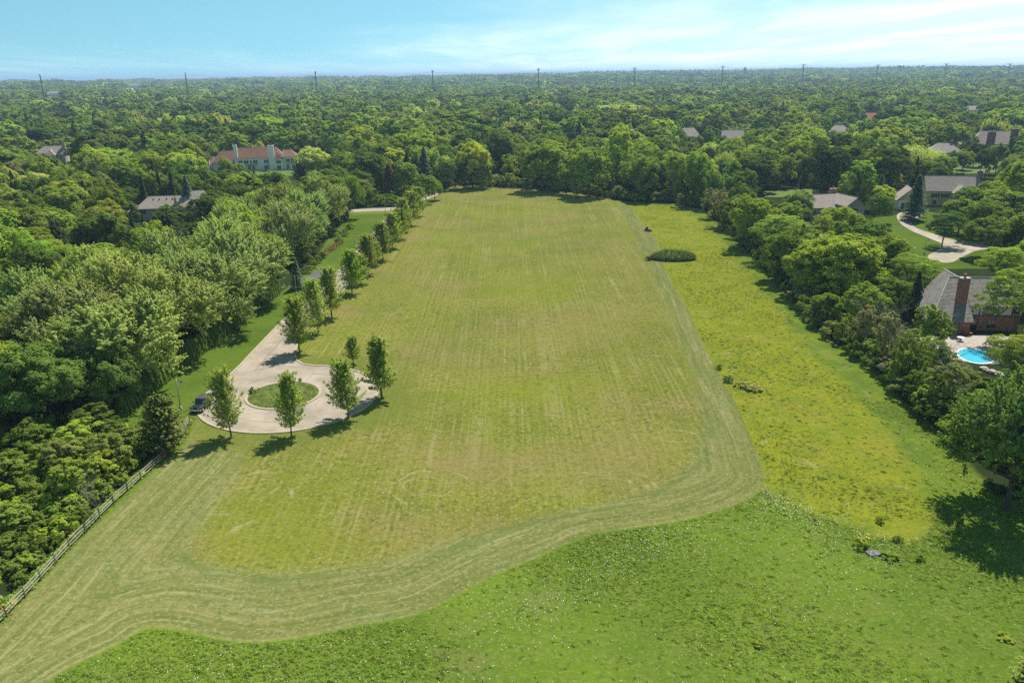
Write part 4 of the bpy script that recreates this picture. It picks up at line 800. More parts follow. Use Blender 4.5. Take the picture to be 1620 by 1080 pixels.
def slope(mb, A, B, Ctop, Dtop, thick=.10, course=.30, uv=None):
    """one roof face A-B (eave, left to right) up to D-C; laid in overlapping courses, each a step proud of the next"""
    A, B, Ctop, Dtop = map(Vector, (A, B, Ctop, Dtop)); nrm = (B - A).cross(Dtop - A if (Dtop - A).length > .01 else Ctop - A).normalized()
    if nrm.z < 0: nrm = -nrm
    ux = (B - A).normalized(); L = ((Dtop + Ctop) / 2 - (A + B) / 2); L = (L - ux * L.dot(ux)).length; n = max(3, int(L / course))
    for i in range(n):
        f0, f1 = i / n, (i + 1) / n
        p = [A.lerp(Dtop, f0) + nrm * .05, B.lerp(Ctop, f0) + nrm * .05, B.lerp(Ctop, f1) + nrm * .012, A.lerp(Dtop, f1) + nrm * .012, A.lerp(Dtop, f0) - nrm * .02, B.lerp(Ctop, f0) - nrm * .02]
        b = len(mb.v); mb.v += [tuple(q) for q in p]; mb.f += [(b, b + 1, b + 2, b + 3), (b + 4, b + 5, b + 1, b)]
        for q, ff in zip(p, (f0, f0, f1, f1, f0, f0)): mb.uv.append(((q - A).dot(ux) + 50, ff * L * .998 + .003 + 10))
    b = len(mb.v); q = [A, B, Ctop, Dtop]; mb.v += [tuple(x - nrm * thick) for x in q]; mb.f.append((b + 3, b + 2, b + 1, b)); mb.uv += [(50, 10)] * 4
    for i, j in ((0, 1), (1, 2), (3, 0)):
        if (q[i] - q[j]).length < .02: continue
        b = len(mb.v); mb.v += [tuple(q[i] - nrm * .021), tuple(q[j] - nrm * .021), tuple(q[j] - nrm * thick), tuple(q[i] - nrm * thick)]; mb.f.append((b, b + 1, b + 2, b + 3)); mb.uv += [(50, 10)] * 4
def build_roof(mb, name, mat, parent):
    me = bpy.data.meshes.new(name); me.from_pydata(mb.v, [], mb.f); me.materials.append(mat)
    a = me.attributes.new('roofuv', 'FLOAT_VECTOR', 'POINT'); a.data.foreach_set('vector', np.array([(u, v, 0) for u, v in mb.uv], np.float32).ravel())
    return link(bpy.data.objects.new(name, me), parent)
class House:
    def __init__(s, name, label, x, y, rz, cat='house', group=None):
        s.r = empty(name, (x, y, float(hgt(x, y)) - .02), rz); tag(s.r, label, cat, group)
    def wall(s, x0, x1, y0, y1, z0, z1, mat, gable=None, zr=None, name='wall'):
        mb = MB(); mb.box(x0, x1, y0, y1, z0, z1)
        if gable == 'x':      # ridge runs along x: triangular ends at x0 and x1
            ym = (y0 + y1) / 2; mb.add([(x0, y0, z1), (x0, y1, z1), (x0, ym, zr), (x1, y0, z1), (x1, y1, z1), (x1, ym, zr)], [(0, 1, 2), (3, 5, 4), (0, 2, 5, 3), (1, 4, 5, 2)])
        if gable == 'y':
            xm = (x0 + x1) / 2; mb.add([(x0, y0, z1), (x1, y0, z1), (xm, y0, zr), (x0, y1, z1), (x1, y1, z1), (xm, y1, zr)], [(0, 2, 1), (3, 4, 5), (0, 3, 5, 2), (1, 2, 5, 4)])
        return mb.build(name, mat, s.r)
    def roof(s, x0, x1, y0, y1, ze, zr, mat, axis='x', hip=(0, 0), oh=.45, caps=True):
        """ridge along axis; hip = how far each end of the ridge is drawn in (0 = gable)"""
        mb = MB(); zz = ze
        X0, X1, Y0, Y1 = x0 - oh, x1 + oh, y0 - oh, y1 + oh; h0, h1 = hip
        if axis == 'x':
            ym = (Y0 + Y1) / 2; p, q = (X0 + h0, ym, zr), (X1 - h1, ym, zr)
            slope(mb, (X0, Y0, zz), (X1, Y0, zz), q, p); slope(mb, (X1, Y1, zz), (X0, Y1, zz), p, q)
            if h0: slope(mb, (X0, Y1, zz), (X0, Y0, zz), p, p)
            if h1: slope(mb, (X1, Y0, zz), (X1, Y1, zz), q, q)
        else:
            xm = (X0 + X1) / 2; p, q = (xm, Y0 + h0, zr), (xm, Y1 - h1, zr)
            slope(mb, (X0, Y1, zz), (X0, Y0, zz), p, q); slope(mb, (X1, Y0, zz), (X1, Y1, zz), q, p)
            if h0: slope(mb, (X0, Y0, zz), (X1, Y0, zz), p, p)
            if h1: slope(mb, (X1, Y1, zz), (X0, Y1, zz), q, q)
        r = build_roof(mb, 'roof', mat, s.r)
        if caps:
            c = MB(); c.tube((p[0], p[1], p[2] + .03), (q[0], q[1], q[2] + .03), .11, .11, 5)
            ends = []
            if axis == 'x': ends = ([(X0, Y0, p), (X0, Y1, p)] if h0 else []) + ([(X1, Y0, q), (X1, Y1, q)] if h1 else [])
            else: ends = ([(X0, Y0, p), (X1, Y0, p)] if h0 else []) + ([(X0, Y1, q), (X1, Y1, q)] if h1 else [])
            for ex, ey, pp in ends: c.tube((ex, ey, ze + .05), (pp[0], pp[1], pp[2] + .04), .09, .09, 5)
            c.build('ridge_cap', MAT['ridge'], r)
        return r
    def window(s, face, u, v, wd, ht, plane, trim='trim', shutters=False, mull=1, name='window'):
        """face: 'y-' wall looking to -y at y=plane, 'x-', 'x+' likewise; u along the wall, v sill height"""
        def bx(mb, u0, u1, d0, d1, z0, z1):
            if face == 'y-': mb.box(u0, u1, plane - d1, plane - d0, z0, z1)
            elif face == 'x-': mb.box(plane - d1, plane - d0, u0, u1, z0, z1)
            else: mb.box(plane + d0, plane + d1, u0, u1, z0, z1)
        mb = MB(); a, b = u - wd / 2, u + wd / 2
        for (p, q, z0, z1) in ((a, a + .09, v, v + ht), (b - .09, b, v, v + ht), (a + .09, b - .09, v, v + .09), (a + .09, b - .09, v + ht - .09, v + ht)): bx(mb, p, q, -.02, .06, z0, z1)
        f = mb.build(name, MAT[trim], s.r)
        g = MB(); bx(g, a + .09, b - .09, -.02, .015, v + .09, v + ht - .09); g.build('pane', MAT['glass'], f)
        if mull:
            k = MB()
            for i in range(1, mull + 1): c_ = a + wd * i / (mull + 1); bx(k, c_ - .03, c_ + .03, .016, .045, v + .09, v + ht - .09)
            k.build('mullion', MAT[trim], f)
        if shutters:
            for c_ in (a - .32, b + .32):
                k = MB(); bx(k, c_ - .29, c_ + .29, -.02, .05, v - .02, v + ht + .02); k.build('shutter', MAT['shutter'], f)
    def chimney(s, x, y, wx, wy, z0, z1, mat, pots=1, cap='stone'):
        mb = MB(); mb.box(x - wx / 2, x + wx / 2, y - wy / 2, y + wy / 2, z0, z1); c = mb.build('chimney', MAT[mat], s.r)
        k = MB(); k.box(x - wx / 2 - .1, x + wx / 2 + .1, y - wy / 2 - .1, y + wy / 2 + .1, z1, z1 + .16); k.build('chimney_cap', MAT[cap], c)
        for i in range(pots):
            px_ = x + (i - (pots - 1) / 2) * .62; p = MB(); p.lathe([(.24, z1 + .16), (.20, z1 + .75), (.25, z1 + .8), (.25, z1 + .9), (.16, z1 + .9)], px_, y, 10); p.build('chimney_pot', MAT['pot'], c)
    def bar(s, name, mat, *box): mb = MB(); mb.box(*box); return mb.build(name, MAT[mat], s.r)

# -- white mansion with red tiles (local x runs along its front)
mx, my = at(402, 270)
H = House('mansion', 'long white mansion with red tiled roof and tall white chimneys', mx, my, R(10), 'mansion')
H.wall(-8, 16, 0, 10, 0, 6.6, MAT['white']); H.roof(-8, 16, 0, 10, 6.6, 11.8, MAT['tile'], 'x', (.6, 4.5))
H.wall(16, 23, -1.2, 8, 0, 6.9, MAT['white'], name='wing_wall'); H.roof(16, 23, -1.2, 8, 6.9, 10.2, MAT['tile'], 'x', (.3, 3.4))
H.wall(10.2, 15.8, -1.6, 2, 0, 5.9, MAT['white'], name='bay_wall'); H.roof(10.2, 15.8, -1.6, 3.6, 5.95, 9.4, MAT['tile'], 'y', (2.6, 0), .35)
H.wall(-21, -8, 1, 12, 0, 4.6, MAT['white'], name='wing_wall'); H.roof(-21, -8, 1, 12, 4.6, 10.3, MAT['tile'], 'x', (5, .5))
H.wall(-26, -21, 3, 11, 0, 3.4, MAT['white'], name='wing_wall'); H.roof(-26, -21, 3, 11, 3.4, 7.4, MAT['tile'], 'x', (3.2, .2))
H.chimney(-23.6, 2.6, 1.7, 1.2, 0, 12.6, 'white', 1, 'white'); H.chimney(-8.6, .2, 1.9, 1.2, 0, 13.4, 'white', 2, 'white'); H.chimney(10.0, -1.3, 2.9, 1.3, 0, 12.9, 'white', 3, 'white')
for u in (-6.6, -3.6, -1.2, 1.2): H.window('y-', u, 3.9, 1.0, 1.5, 0, shutters=(u in (-6.6, 1.2, -3.6)))
H.window('y-', 6.8, 3.9, 1.1, 1.5, 0, shutters=True); H.window('y-', 13.4, 3.6, 1.1, 1.5, -1.6, shutters=True); H.window('y-', 18.2, 4.2, 1.1, 1.6, -1.2, shutters=True); H.window('y-', 21.2, 4.0, 1.2, 1.9, -1.2, shutters=True)
for u in (-2.2, 0.0): H.window('y-', u, .3, 1.6, 2.3, 0, mull=3, name='french_window')
H.window('y-', -5.6, .5, 1.0, 2.0, 0); H.window('y-', 6.6, .5, 2.2, 2.0, 0, mull=3); H.window('y-', 13.4, .4, 2.2, 2.2, -1.6, mull=3); H.window('y-', 18.0, .4, 1.6, 2.4, -1.2, mull=2, name='french_window'); H.window('y-', 21.0, .4, 1.4, 2.3, -1.2)
H.bar('balcony', 'shutter', -4.2, 2.4, -1.0, -.02, 3.2, 3.34); H.bar('awning', 'trim', 5.6, 8.0, -1.1, -.02, 2.9, 3.1); H.bar('balcony', 'metal', 17, 22.6, -2.0, -1.22, 3.55, 3.67)
# -- grey shake house on the left
gx_, gy_ = at(262, 335, 3.0)
H = House('shake_house', 'grey shake-roofed house half hidden by trees at the left', gx_, gy_, R(8))
H.wall(-9.5, 6, 0, 9, 0, 4.3, MAT['cream']); H.roof(-9.5, 6, 0, 9, 4.3, 8.0, MAT['shake'], 'x', (4.2, .4), .6)
H.wall(4.5, 15, -1.5, 10, 0, 4.6, MAT['cream'], name='wing_wall'); H.roof(4.5, 15, -1.5, 10, 4.6, 9.6, MAT['shake'], 'x', (3.0, 3.0), .6)
H.wall(-13, -9.5, 1, 8, 0, 2.8, MAT['cream'], name='wing_wall'); H.roof(-13, -9.5, 1, 8, 2.8, 4.9, MAT['shake'], 'x', (2.2, .1), .5)
H.window('y-', -7.6, 2.3, 2.4, 1.5, 0, mull=3); H.window('y-', -3.5, 2.3, 1.4, 1.4, 0); H.window('y-', 1.0, 2.3, 1.4, 1.4, 0)
H.chimney(3.6, 1.0, .9, .9, 3, 7.4, 'cream', 1); H.chimney(18.6, 3.5, 1.5, 1.1, 0, 9.2, 'cream', 2); H.wall(15, 20, 0, 8, 0, 3.8, MAT['cream'], name='wing_wall'); H.roof(15, 20, 0, 8, 3.8, 7.0, MAT['shake'], 'x', (.3, 3), .5)
for xx in (-4.5, -2.5, 0, 2): H.bar('roof_vent', 'shutter', xx, xx + .35, 2.9, 3.3, 6.9, 7.35)
# -- house in the wood at upper left
fx_, fy_ = at(80, 247, 4.0)
H = House('wood_house', 'pale hip-roofed house in the woods at upper left', fx_, fy_, R(14))
H.wall(-8, 8, 0, 9, 0, 5, MAT['cream']); H.roof(-8, 8, 0, 9, 5, 9.6, MAT['shake'], 'x', (4.6, 3), .6); H.wall(-2, 3, -3, 1, 0, 4.6, MAT['cream'], name='wing_wall'); H.roof(-2, 3, -3, 3, 4.6, 7.6, MAT['shake'], 'y', (2.4, 0), .5)
H.chimney(7.3, 3, 1.9, 1.4, 0, 11.4, 'beige', 2); H.window('y-', -5, 2.6, 1.4, 1.4, 0); H.window('y-', 5.5, 2.6, 1.4, 1.4, 0)
# -- beige house, right
bx_, by_ = at(1312, 338, 1.0)
H = House('beige_house', 'beige house with grey shake roof and a gable window beside the yellow-green tree', bx_, by_, R(13))
H.wall(-10, 4, 0, 9.5, 0, 3.2, MAT['beige'], None); H.roof(-10, 4, 0, 9.5, 3.2, 7.0, MAT['shake'], 'x', (4.5, .3), .6)
H.wall(2.6, 9.6, -5.5, 5.0, 0, 4.2, MAT['beige'], 'y', 6.9, name='wing_wall'); H.roof(2.6, 9.6, -5.5, 6.0, 4.2, 7.0, MAT['shake'], 'y', (0, 0), .45)
H.window('y-', 6.1, 2.0, 1.9, 1.6, -5.5, mull=2); H.window('x-', -2.0, 2.0, 1.4, 1.5, 2.6); H.chimney(5.6, 7.4, 2.3, 1.2, 2, 8.3, 'brick', 1)
v_ = MB(); v_.lathe([(.12, 7.2), (.12, 8.6), (.26, 8.65), (.26, 8.95), (.1, 9.0)], -7.0, 4.9, 8); v_.build('vent_pipe', MAT['trim'], H.r)
for u in (-6, -2, 2): H.window('y-', u, 1.0, 1.5, 1.5, 0)
# -- yellow house, right
yx, yy_ = at(1500, 322, 1.0)
H = House('yellow_house', 'yellow house with long grey shake roof and white garage wing', yx, yy_, R(-12))
H.wall(-7.5, 10.5, 1, 10, 0, 5.4, MAT['yellow'], 'x', 10.2); H.roof(-7.5, 10.5, 1, 10, 5.4, 10.4, MAT['shake'], 'x', (0, 0), .5)
H.wall(1.0, 6.0, -2.5, 3, 0, 5.0, MAT['yellow'], 'y', 7.6, name='wing_wall'); H.roof(1.0, 6.0, -2.5, 4.4, 5.0, 7.7, MAT['shake'], 'y', (0, 0), .4)
H.chimney(10.9, 6, 1.6, 1.2, 0, 12.2, 'brick', 1)
H.window('y-', -4.5, 3.0, 1.5, 1.5, 1, shutters=True); H.window('y-', -1.2, 3.0, 1.5, 1.5, 1, shutters=True); H.window('y-', 3.5, 2.6, 1.6, 1.6, -2.5); H.window('x-', 5.5, 3.4, 1.3, 1.5, -7.5); H.window('y-', -4.5, .5, 1.6, 1.7, 1)
gx2, gy2 = at(1437, 332)
H = House('garage', 'yellow and white garage with dark open bays at the end of the curving drive', gx2, gy2, R(-16), 'garage')
H.wall(-4, 4.2, 0, 9, 0, 3.2, MAT['white']); g_ = MB(); g_.add([(-4, 0, 3.2), (4.2, 0, 3.2), (.1, 0, 7.3), (-4, 9, 3.2), (4.2, 9, 3.2), (.1, 9, 7.3)], [(0, 2, 1), (3, 4, 5), (0, 3, 5, 2), (1, 2, 5, 4), (0, 1, 4, 3)]); g_.build('gable_wall', MAT['yellow'], H.r)
H.roof(-4, 4.2, 0, 9, 3.25, 7.5, MAT['shake'], 'y', (0, 0), .5)
for u in (-1.4, 1.6):
    d_ = H.bar('bay_shade', 'shutter', u - 1.1, u + 1.1, -.05, .02, .02, 2.4)  # dark panel painted as the shade inside an open bay
H.window('y-', .1, 4.3, 1.1, 1.2, 0)
# -- half-timbered brick house with shake roof, right
tx, ty = at(1506, 528)
H = House('tudor_house', 'half-timbered brick house with steep shake roof and big brick chimney by the pool', tx, ty, R(-6))
H.wall(-3.9, 3.0, 0, 7, 0, 2.75, MAT['brick']); H.wall(3.0, 13, 2.6, 11, 0, 3.0, MAT['brick'], name='wing_wall'); H.wall(3.05, 13, 2.35, 11, 3.0, 5.2, MAT['plaster'], name='upper_wall')
mb = MB()   # long front slope that sweeps down over the garden room, hip to the left, main slope to the right
ridge0, ridge1 = (.8, 7.0, 9.4), (13.5, 7.0, 9.4)
slope(mb, (-4.5, -.6, 2.6), (3.3, -.6, 2.6), (3.3, 7.0, 9.4), ridge0); slope(mb, (3.3, 2.0, 5.05), (13.5, 2.0, 5.05), ridge1, (3.3, 7.0, 9.4)); slope(mb, (-4.5, 12.4, 3.6), (-4.5, -.6, 2.6), ridge0, ridge0); slope(mb, (13.5, 12.4, 4.6), (-4.5, 12.4, 3.6), ridge0, ridge1)
rf = build_roof(mb, 'roof', MAT['shake_dark'], H.r); c = MB(); c.tube((.8, 7, 9.45), (13.5, 7, 9.45), .12, .12, 5); c.tube((-4.5, -.6, 2.66), (.8, 7, 9.45), .1, .1, 5); c.build('ridge_cap', MAT['ridge'], rf)
H.wall(.4, 5.4, 8, 14, 0, 5.4, MAT['brick'], 'y', 9.0, name='rear_wall'); H.roof(.4, 5.4, 8, 14, 5.4, 9.2, MAT['shake_dark'], 'y', (0, 0), .5)
H.chimney(1.9, 2.9, 1.75, 1.15, 0, 10.2, 'brick', 1); 
for (a, b, z0, z1) in ((3.1, 3.3, 3.0, 5.1), (5.3, 5.5, 3.0, 5.1), (8.6, 8.8, 3.0, 5.1), (11.2, 11.4, 3.0, 5.1), (3.1, 13, 2.98, 3.2), (3.1, 13, 4.9, 5.1)): H.bar('timber', 'timber', a, b, 2.24, 2.36, z0, z1)
for (ua, ub) in ((3.4, 5.3), (8.8, 11.2)): k = MB(); k.path([(ua, 2.28, 3.2), (ua + .5 * (ub - ua), 2.28, 4.3), (ua + .62 * (ub - ua), 2.28, 4.9)], [.1, .1, .1], 4); k.build('timber', MAT['timber'], H.r)
H.window('y-', 7.0, 3.3, 2.2, 1.6, 2.35, trim='timber', mull=2); H.window('y-', 12.0, 3.4, 1.4, 1.4, 2.35, trim='timber')
H.window('y-', -.2, .12, 2.5, 2.15, 0, trim='timber', mull=2, name='sliding_door'); H.window('y-', 4.4, .1, 2.0, 2.3, 2.6, trim='shutter', mull=1, name='patio_door'); H.window('y-', 8, .6, 1.6, 1.7, 2.6, trim='timber')
for (xx, yy2) in ((1.75, -.06), (5.9, 2.54)): k = MB(); k.lathe([(.05, 1.75), (.11, 1.8), (.11, 2.05), (.04, 2.12)], xx, yy2 - .1, 8); k.build('wall_lamp', MAT['trim'], H.r)
d_ = MB(); d_.extr([(3.6, 5.05), (6.2, 6.8), (6.2, 5.05)], 'x', 5.6, 8.4); d_.build('dormer_wall', MAT['plaster'], H.r)
# -- houses further off
def hip(name, label, px, py, z, wid, dep, ze, zr, rz, mat='shake', wallm='cream', hipd=(4, 4), chim=(), win=2):
    x, y = at(px, py, z); h = House(name, label, x, y, R(rz)); h.wall(-wid / 2, wid / 2, 0, dep, 0, ze, MAT[wallm]); h.roof(-wid / 2, wid / 2, 0, dep, ze, zr, MAT[mat], 'x', hipd, .6)
    for c_ in chim: h.chimney(*c_)
    for i in range(win): h.window('y-', -wid / 2 + wid * (i + .5) / win, ze - 2.0, 1.5, 1.4, 0)
    return h
hip('hip_house', 'grey hip-roofed house between the rightmost willow and the dark trees', 1497, 244, 4.5, 17, 13, 4.8, 9.8, -14, chim=[(3.5, 7, 1.6, 1.0, 6, 11, 'brick', 1)], hipd=(6, 6))
h_ = hip('brick_chimney_house', 'large grey-roofed house with two broad red brick chimneys at upper right', 1580, 230, 4.0, 30, 14, 4.6, 11.8, -12, hipd=(7, 5), chim=[(-5.0, -.7, 4.2, 1.6, 0, 12.0, 'brick', 1), (7.2, -.7, 3.8, 1.6, 0, 13.6, 'brick', 1)])
h_.wall(-19, -13, 1, 11, 0, 4.2, MAT['cream'], name='wing_wall'); h_.roof(-19, -13, 1, 11, 4.2, 8.2, MAT['shake'], 'x', (4, .3), .6)
hip('brown_roof_house', 'brown-roofed house glimpsed in the wood left of the willows', 1160, 220, 4.0, 15, 11, 4.2, 9.4, -8, hipd=(1, 1), win=1)
hip('brown_roof_house', 'house with a dim brown gable in the wood left of the brown-roofed one', 1094, 222, 3.0, 12, 10, 5.5, 11, 20, hipd=(2, 2), wallm='beige')
hip('orange_roof_house', 'house with a bright orange roof far off among the trees at right', 1380, 188, 4.5, 16, 11, 4.5, 9.6, -6, mat='tile_orange', hipd=(5, 5))
hip('pale_roof_house', 'pale grey roof far off, left of the orange one', 1330, 209, 4.0, 14, 12, 4.0, 8.6, -10, hipd=(5, 5))
hip('pale_roof_house', 'small pale grey roof far off near the right edge', 1540, 175, 6, 16, 12, 6, 10.2, -10, hipd=(3, 3))
hip('white_house', 'small white house far off in the woods at the left, near the first pylon', 85, 153, 9, 26, 14, 9, 14, 14, wallm='white', hipd=(4, 4), win=0)
hip('white_house', 'small white house far off in the woods left of the second pylon', 212, 139, 12, 40, 20, 13, 18, 14, wallm='white', mat='white' if False else 'shake', hipd=(4, 4), win=0)
HY = {o_['label']: o_.location.y for o_ in C.objects if o_.get('category') in ('house', 'mansion', 'garage')}
def hy(word): return [v for k_, v in HY.items() if word in k_][0] + 1.5
GUARD = [(330, 470, 229, 267, my), (207, 322, 303, 343, gy_), (54, 108, 227, 247, fy_), (1268, 1362, 304, 340, by_ - 2), (1424, 1540, 283, 334, gy2), (1417, 1550, 336, 415, 205), (1472, 1572, 424, 540, ty - 1), (1505, 1560, 545, 578, 125),
         (1474, 1520, 223, 242, hy('hip-roofed house between')), (1532, 1604, 204, 231, hy('brick chimneys')), (1143, 1175, 205, 221, hy('brown-roofed house glimpsed')), (1088, 1104, 210, 222, hy('dim brown gable')), (1371, 1389, 178, 188, hy('bright orange')), (1318, 1342, 199, 209, hy('pale grey roof far off, left')), (1532, 1548, 169, 176, hy('near the right edge')), (77, 93, 147, 154, hy('first pylon')), (204, 219, 133, 140, hy('second pylon')), (480, 520, 268, 274, 410), (1212, 1266, 301, 309, 320), (1540, 1575, 262, 270, 380), (566, 615, 328, 343, 288)]
# ------------------------------------------------------------------ the woods
g = np.random.default_rng(77)
def scatter(r0, r1, s, ang=.74):
    n = int(r1 * 2 / s) + 2
    i = np.arange(-n // 2, n // 2 + 1) * s; j = np.arange(max(0, r0 * .6), r1 + s, s)
    X, Y = np.meshgrid(i, j); X = X + (np.arange(len(j)) % 2)[:, None] * s * .5
    X = (X + g.uniform(-.36, .36, X.shape) * s).ravel(); Y = (Y + g.uniform(-.36, .36, Y.shape) * s).ravel()
    D = np.hypot(X, Y); k = (D >= r0) & (D < r1) & (np.abs(np.arctan2(X, Y)) < ang) & (Y > 40)
    return X[k], Y[k]
# tall spreading trees first, smaller ones in the gaps between them
rings = [(60, 460, 9.4, 0), (460, 1150, 10.6, 1), (1150, 2400, 13.0, 2), (2400, 6700, 17.5, 2)]
PX, PY, LOD, SP, hh, rr = [], [], [], [], [], []
for r0, r1, s, lod in rings:
    S = s * 2.05; nx = int(r1 * 2 / S) + 4; ny = int(r1 / S) + 4
    jx = g.uniform(-.34, .34, (ny, nx)); jy = g.uniform(-.34, .34, (ny, nx)); bx = (np.arange(nx) - nx // 2)[None, :] * S + jx * S; by = (np.arange(ny) - 1)[:, None] * S + jy * S
    br = S * g.uniform(.34, .52, (ny, nx)); br = np.where(g.random((ny, nx)) < .25, 0.0, br); bh = np.clip(br * 1.25 + g.normal(6.8, 1.8, (ny, nx)), 10, 22)
    D = np.hypot(bx, by); k = (D >= r0) & (D < r1) & (np.abs(np.arctan2(bx, by)) < .74) & (by > 40) & (br > 0)
    PX.append(bx[k]); PY.append(by[k]); LOD.append(np.full(k.sum(), lod)); SP.append(np.full(k.sum(), s)); hh.append(bh[k]); rr.append(br[k])
    X, Y = scatter(r0, r1, s); free = np.ones(len(X), bool); ix = np.round(X / S).astype(int) + nx // 2; iy = np.round(Y / S).astype(int) + 1
    sr = np.clip(s * g.uniform(.42, .66, len(X)), 3.6, 11)
    for dx in (-1, 0, 1):
        for dy in (-1, 0, 1):
            qi = np.clip(ix + dx, 0, nx - 1); qj = np.clip(iy + dy, 0, ny - 1); free &= np.hypot(X - bx[qj, qi], Y - by[qj, qi]) > br[qj, qi] * .72 + sr * .35 * (br[qj, qi] > 0)
    sh_ = np.clip(g.normal(12.0, 2.6, len(X)), 6.5, 17.5)
    PX.append(X[free]); PY.append(Y[free]); LOD.append(np.full(free.sum(), lod)); SP.append(np.full(free.sum(), s)); hh.append(sh_[free]); rr.append(sr[free])
X, Y, LOD, SP, hh, rr = [np.concatenate(q) for q in (PX, PY, LOD, SP, hh, rr)]
clump = .5 + .5 * np.sin(X / 37 + 1.7 * np.sin(Y / 53)) * np.sin(Y / 41 + 1.3 * np.sin(X / 61))
hh = hh + 2.0 * (clump - .5) + np.where(SP > 14, 9.0 * (.5 + .5 * np.sin(X / 97 + 2 * np.sin(Y / 260))) * (.5 + .5 * np.sin(X / 41 + Y / 83)), 0)
ok = np.ones(len(X), bool)
near = np.hypot(X, Y) < 470
pad = np.where(X > 0, 2.2, 5.0)
ok &= ~(near & (sdist(OPEN, X, Y) > -pad))
for pl, md in ((DRIVE, 5.0), (LAWN_R, -2.5), (ROAD, 6.0), (poly_px([(455, 262), (520, 262), (520, 276), (440, 279), (370, 279), (370, 270)]), 2.0), (poly_px([(1206, 303), (1262, 299), (1285, 300), (1285, 312), (1210, 312)]), 3.0), (poly_px([(1500, 258), (1585, 256), (1600, 272), (1510, 276)]), 3.0), (np.array([(-90, 288), (-44, 294), (-44, 306), (-90, 300)]), 4.0)):
    ok &= sdist(pl, X, Y) < -md
for (tx_, ty_, tr_, th_) in TREES:
    near_ = np.hypot(X - tx_, Y - ty_) < (tr_ * .62 + rr * .55) * (1.0 if tr_ > 3.2 else .55)
    ok &= ~near_
foot = [(o_.location.x, o_.location.y) for o_ in C.objects if o_.get('category') in ('house', 'mansion', 'garage')]
for (hx, hy) in foot: ok &= ~((np.hypot(X - hx, Y - hy - 4) < (26 if abs(hx - mx) < 1 else 15)))
ok &= ~((X > 58) & (X < 100) & (Y > 118) & (Y < 158))
px, py, _ = proj(X, Y, 0.0); ptx, pty, PD = proj(X, Y, hh * .97 + hgt(X, Y)); rpx = rr / PD * FPX
for (a, b, c_, d_, dep) in GUARD:
    ok &= ~((Y < dep) & (ptx + rpx * .95 > a) & (ptx - rpx * .95 < b) & (pty < d_) & (py > c_))
ok &= ~((np.hypot(X, Y) < 330) & (X < -50) & (Y < 126) & (X > -84))
X, Y, LOD, hh, rr, ptx, pty, PD, rpx, clump = [q[ok] for q in (X, Y, LOD, hh, rr, ptx, pty, PD, rpx, clump)]
N_ = len(X); u = g.random(N_)
names = np.array(['dark', 'mid', 'fresh', 'deep', 'bright', 'willow', 'olive', 'spruce', 'blue', 'yellow', 'purple', 'pale'])
prob = np.array([.17, .30, .26, .03, .10, .05, .03, .045, .008, .018, .0, .010]); prob = prob / prob.sum()
ci = np.searchsorted(np.cumsum(prob), np.clip(u + .0, 0, .9999)); cname = names[ci]
inframe = (ptx > -rpx) & (ptx < 1620 + rpx) & (pty < 1080)
is_con = np.isin(cname, ['spruce', 'blue'])
hh = np.where(is_con, hh * 1.02, hh); rr = np.where(is_con, rr * .58, rr)
hh = np.where(cname == 'bright', hh * 1.06, hh)
size = rpx * inframe * (LOD == 0)
order = np.argsort(-size)
nmanual = sum(1 for o_ in C.objects if o_.get('category') == 'tree')
take = [i for i in order if size[i] > 0][:max(0, 300 - nmanual + 40)]
def region(i):
    if ptx[i] < 480: return 'left of the silver maples' if PD[i] < 230 else ('around the grey roofed house' if PD[i] < 330 else 'around the white mansion')
    if ptx[i] < 1110: return 'behind the far field end'
    return 'round the half-timbered house' if PD[i] < 200 else ('round the yellow house' if PD[i] < 330 else 'beyond the four willows')
byreg = {}
for i in take: byreg.setdefault((region(i), str(cname[i])), []).append(i)
for (reg, cn), L in byreg.items():
    L.sort(key=lambda i: ptx[i])
    what = 'conifers' if cn in ('spruce', 'blue') else ('willowy trees' if cn == 'willow' else 'trees')
    for k, i in enumerate(L):
        lab = (f'{ordinal(k)} from left of {WORD[cn]} {what} {reg}') if len(L) > 1 else f'the {WORD[cn]} {what[:-1]} {reg}'
        kind = 'spruce' if is_con[i] else ('willow' if cn == 'willow' and k % 2 == 0 else ('cotton' if (cn in ('fresh', 'bright') and k % 2) else 'broad'))
        tree(kind, float(X[i]), float(Y[i]), float(hh[i]), float(rr[i]), cn, lab, f'{what} {reg}', jitter=.14)
# everything beyond reads as one mass: a single object of scattered crowns
keep = np.ones(N_, bool); keep[take] = False
wood_forms = bpy.data.collections.new('crown_forms')
forms = {}; fcount = 0
def form(me, key, h0, r0):
    global fcount
    o = bpy.data.objects.new('crown_form_%02d' % fcount, me); wood_forms.objects.link(o); forms.setdefault(key, []).append((fcount, h0, r0)); fcount += 1
for c_, t_ in PROTO['broad']: form(c_, 'b0', 15, 6.2)
for c_, t_ in PROTO['cotton']: form(c_, 'b0', 18, 6.0)
for c_, t_ in PROTO['spruce']: form(c_, 's0', 12, 2.9)
for c_, t_ in PROTO['willow']: form(c_, 'w0', 14, 7.2)
for c_, t_ in PROTO['mid']: form(c_, 'b1', 15, 6.2)
for c_, t_ in PROTO['midspruce']: form(c_, 's1', 12, 2.9)
for c_, t_ in PROTO['midwillow']: form(c_, 'w1', 13, 6.6)
for c_, t_ in PROTO['far']: form(c_, 'b2', 15, 6.6)
for c_, t_ in PROTO['farspruce']: form(c_, 's2', 12, 2.9)
forms['w2'] = forms['b2']
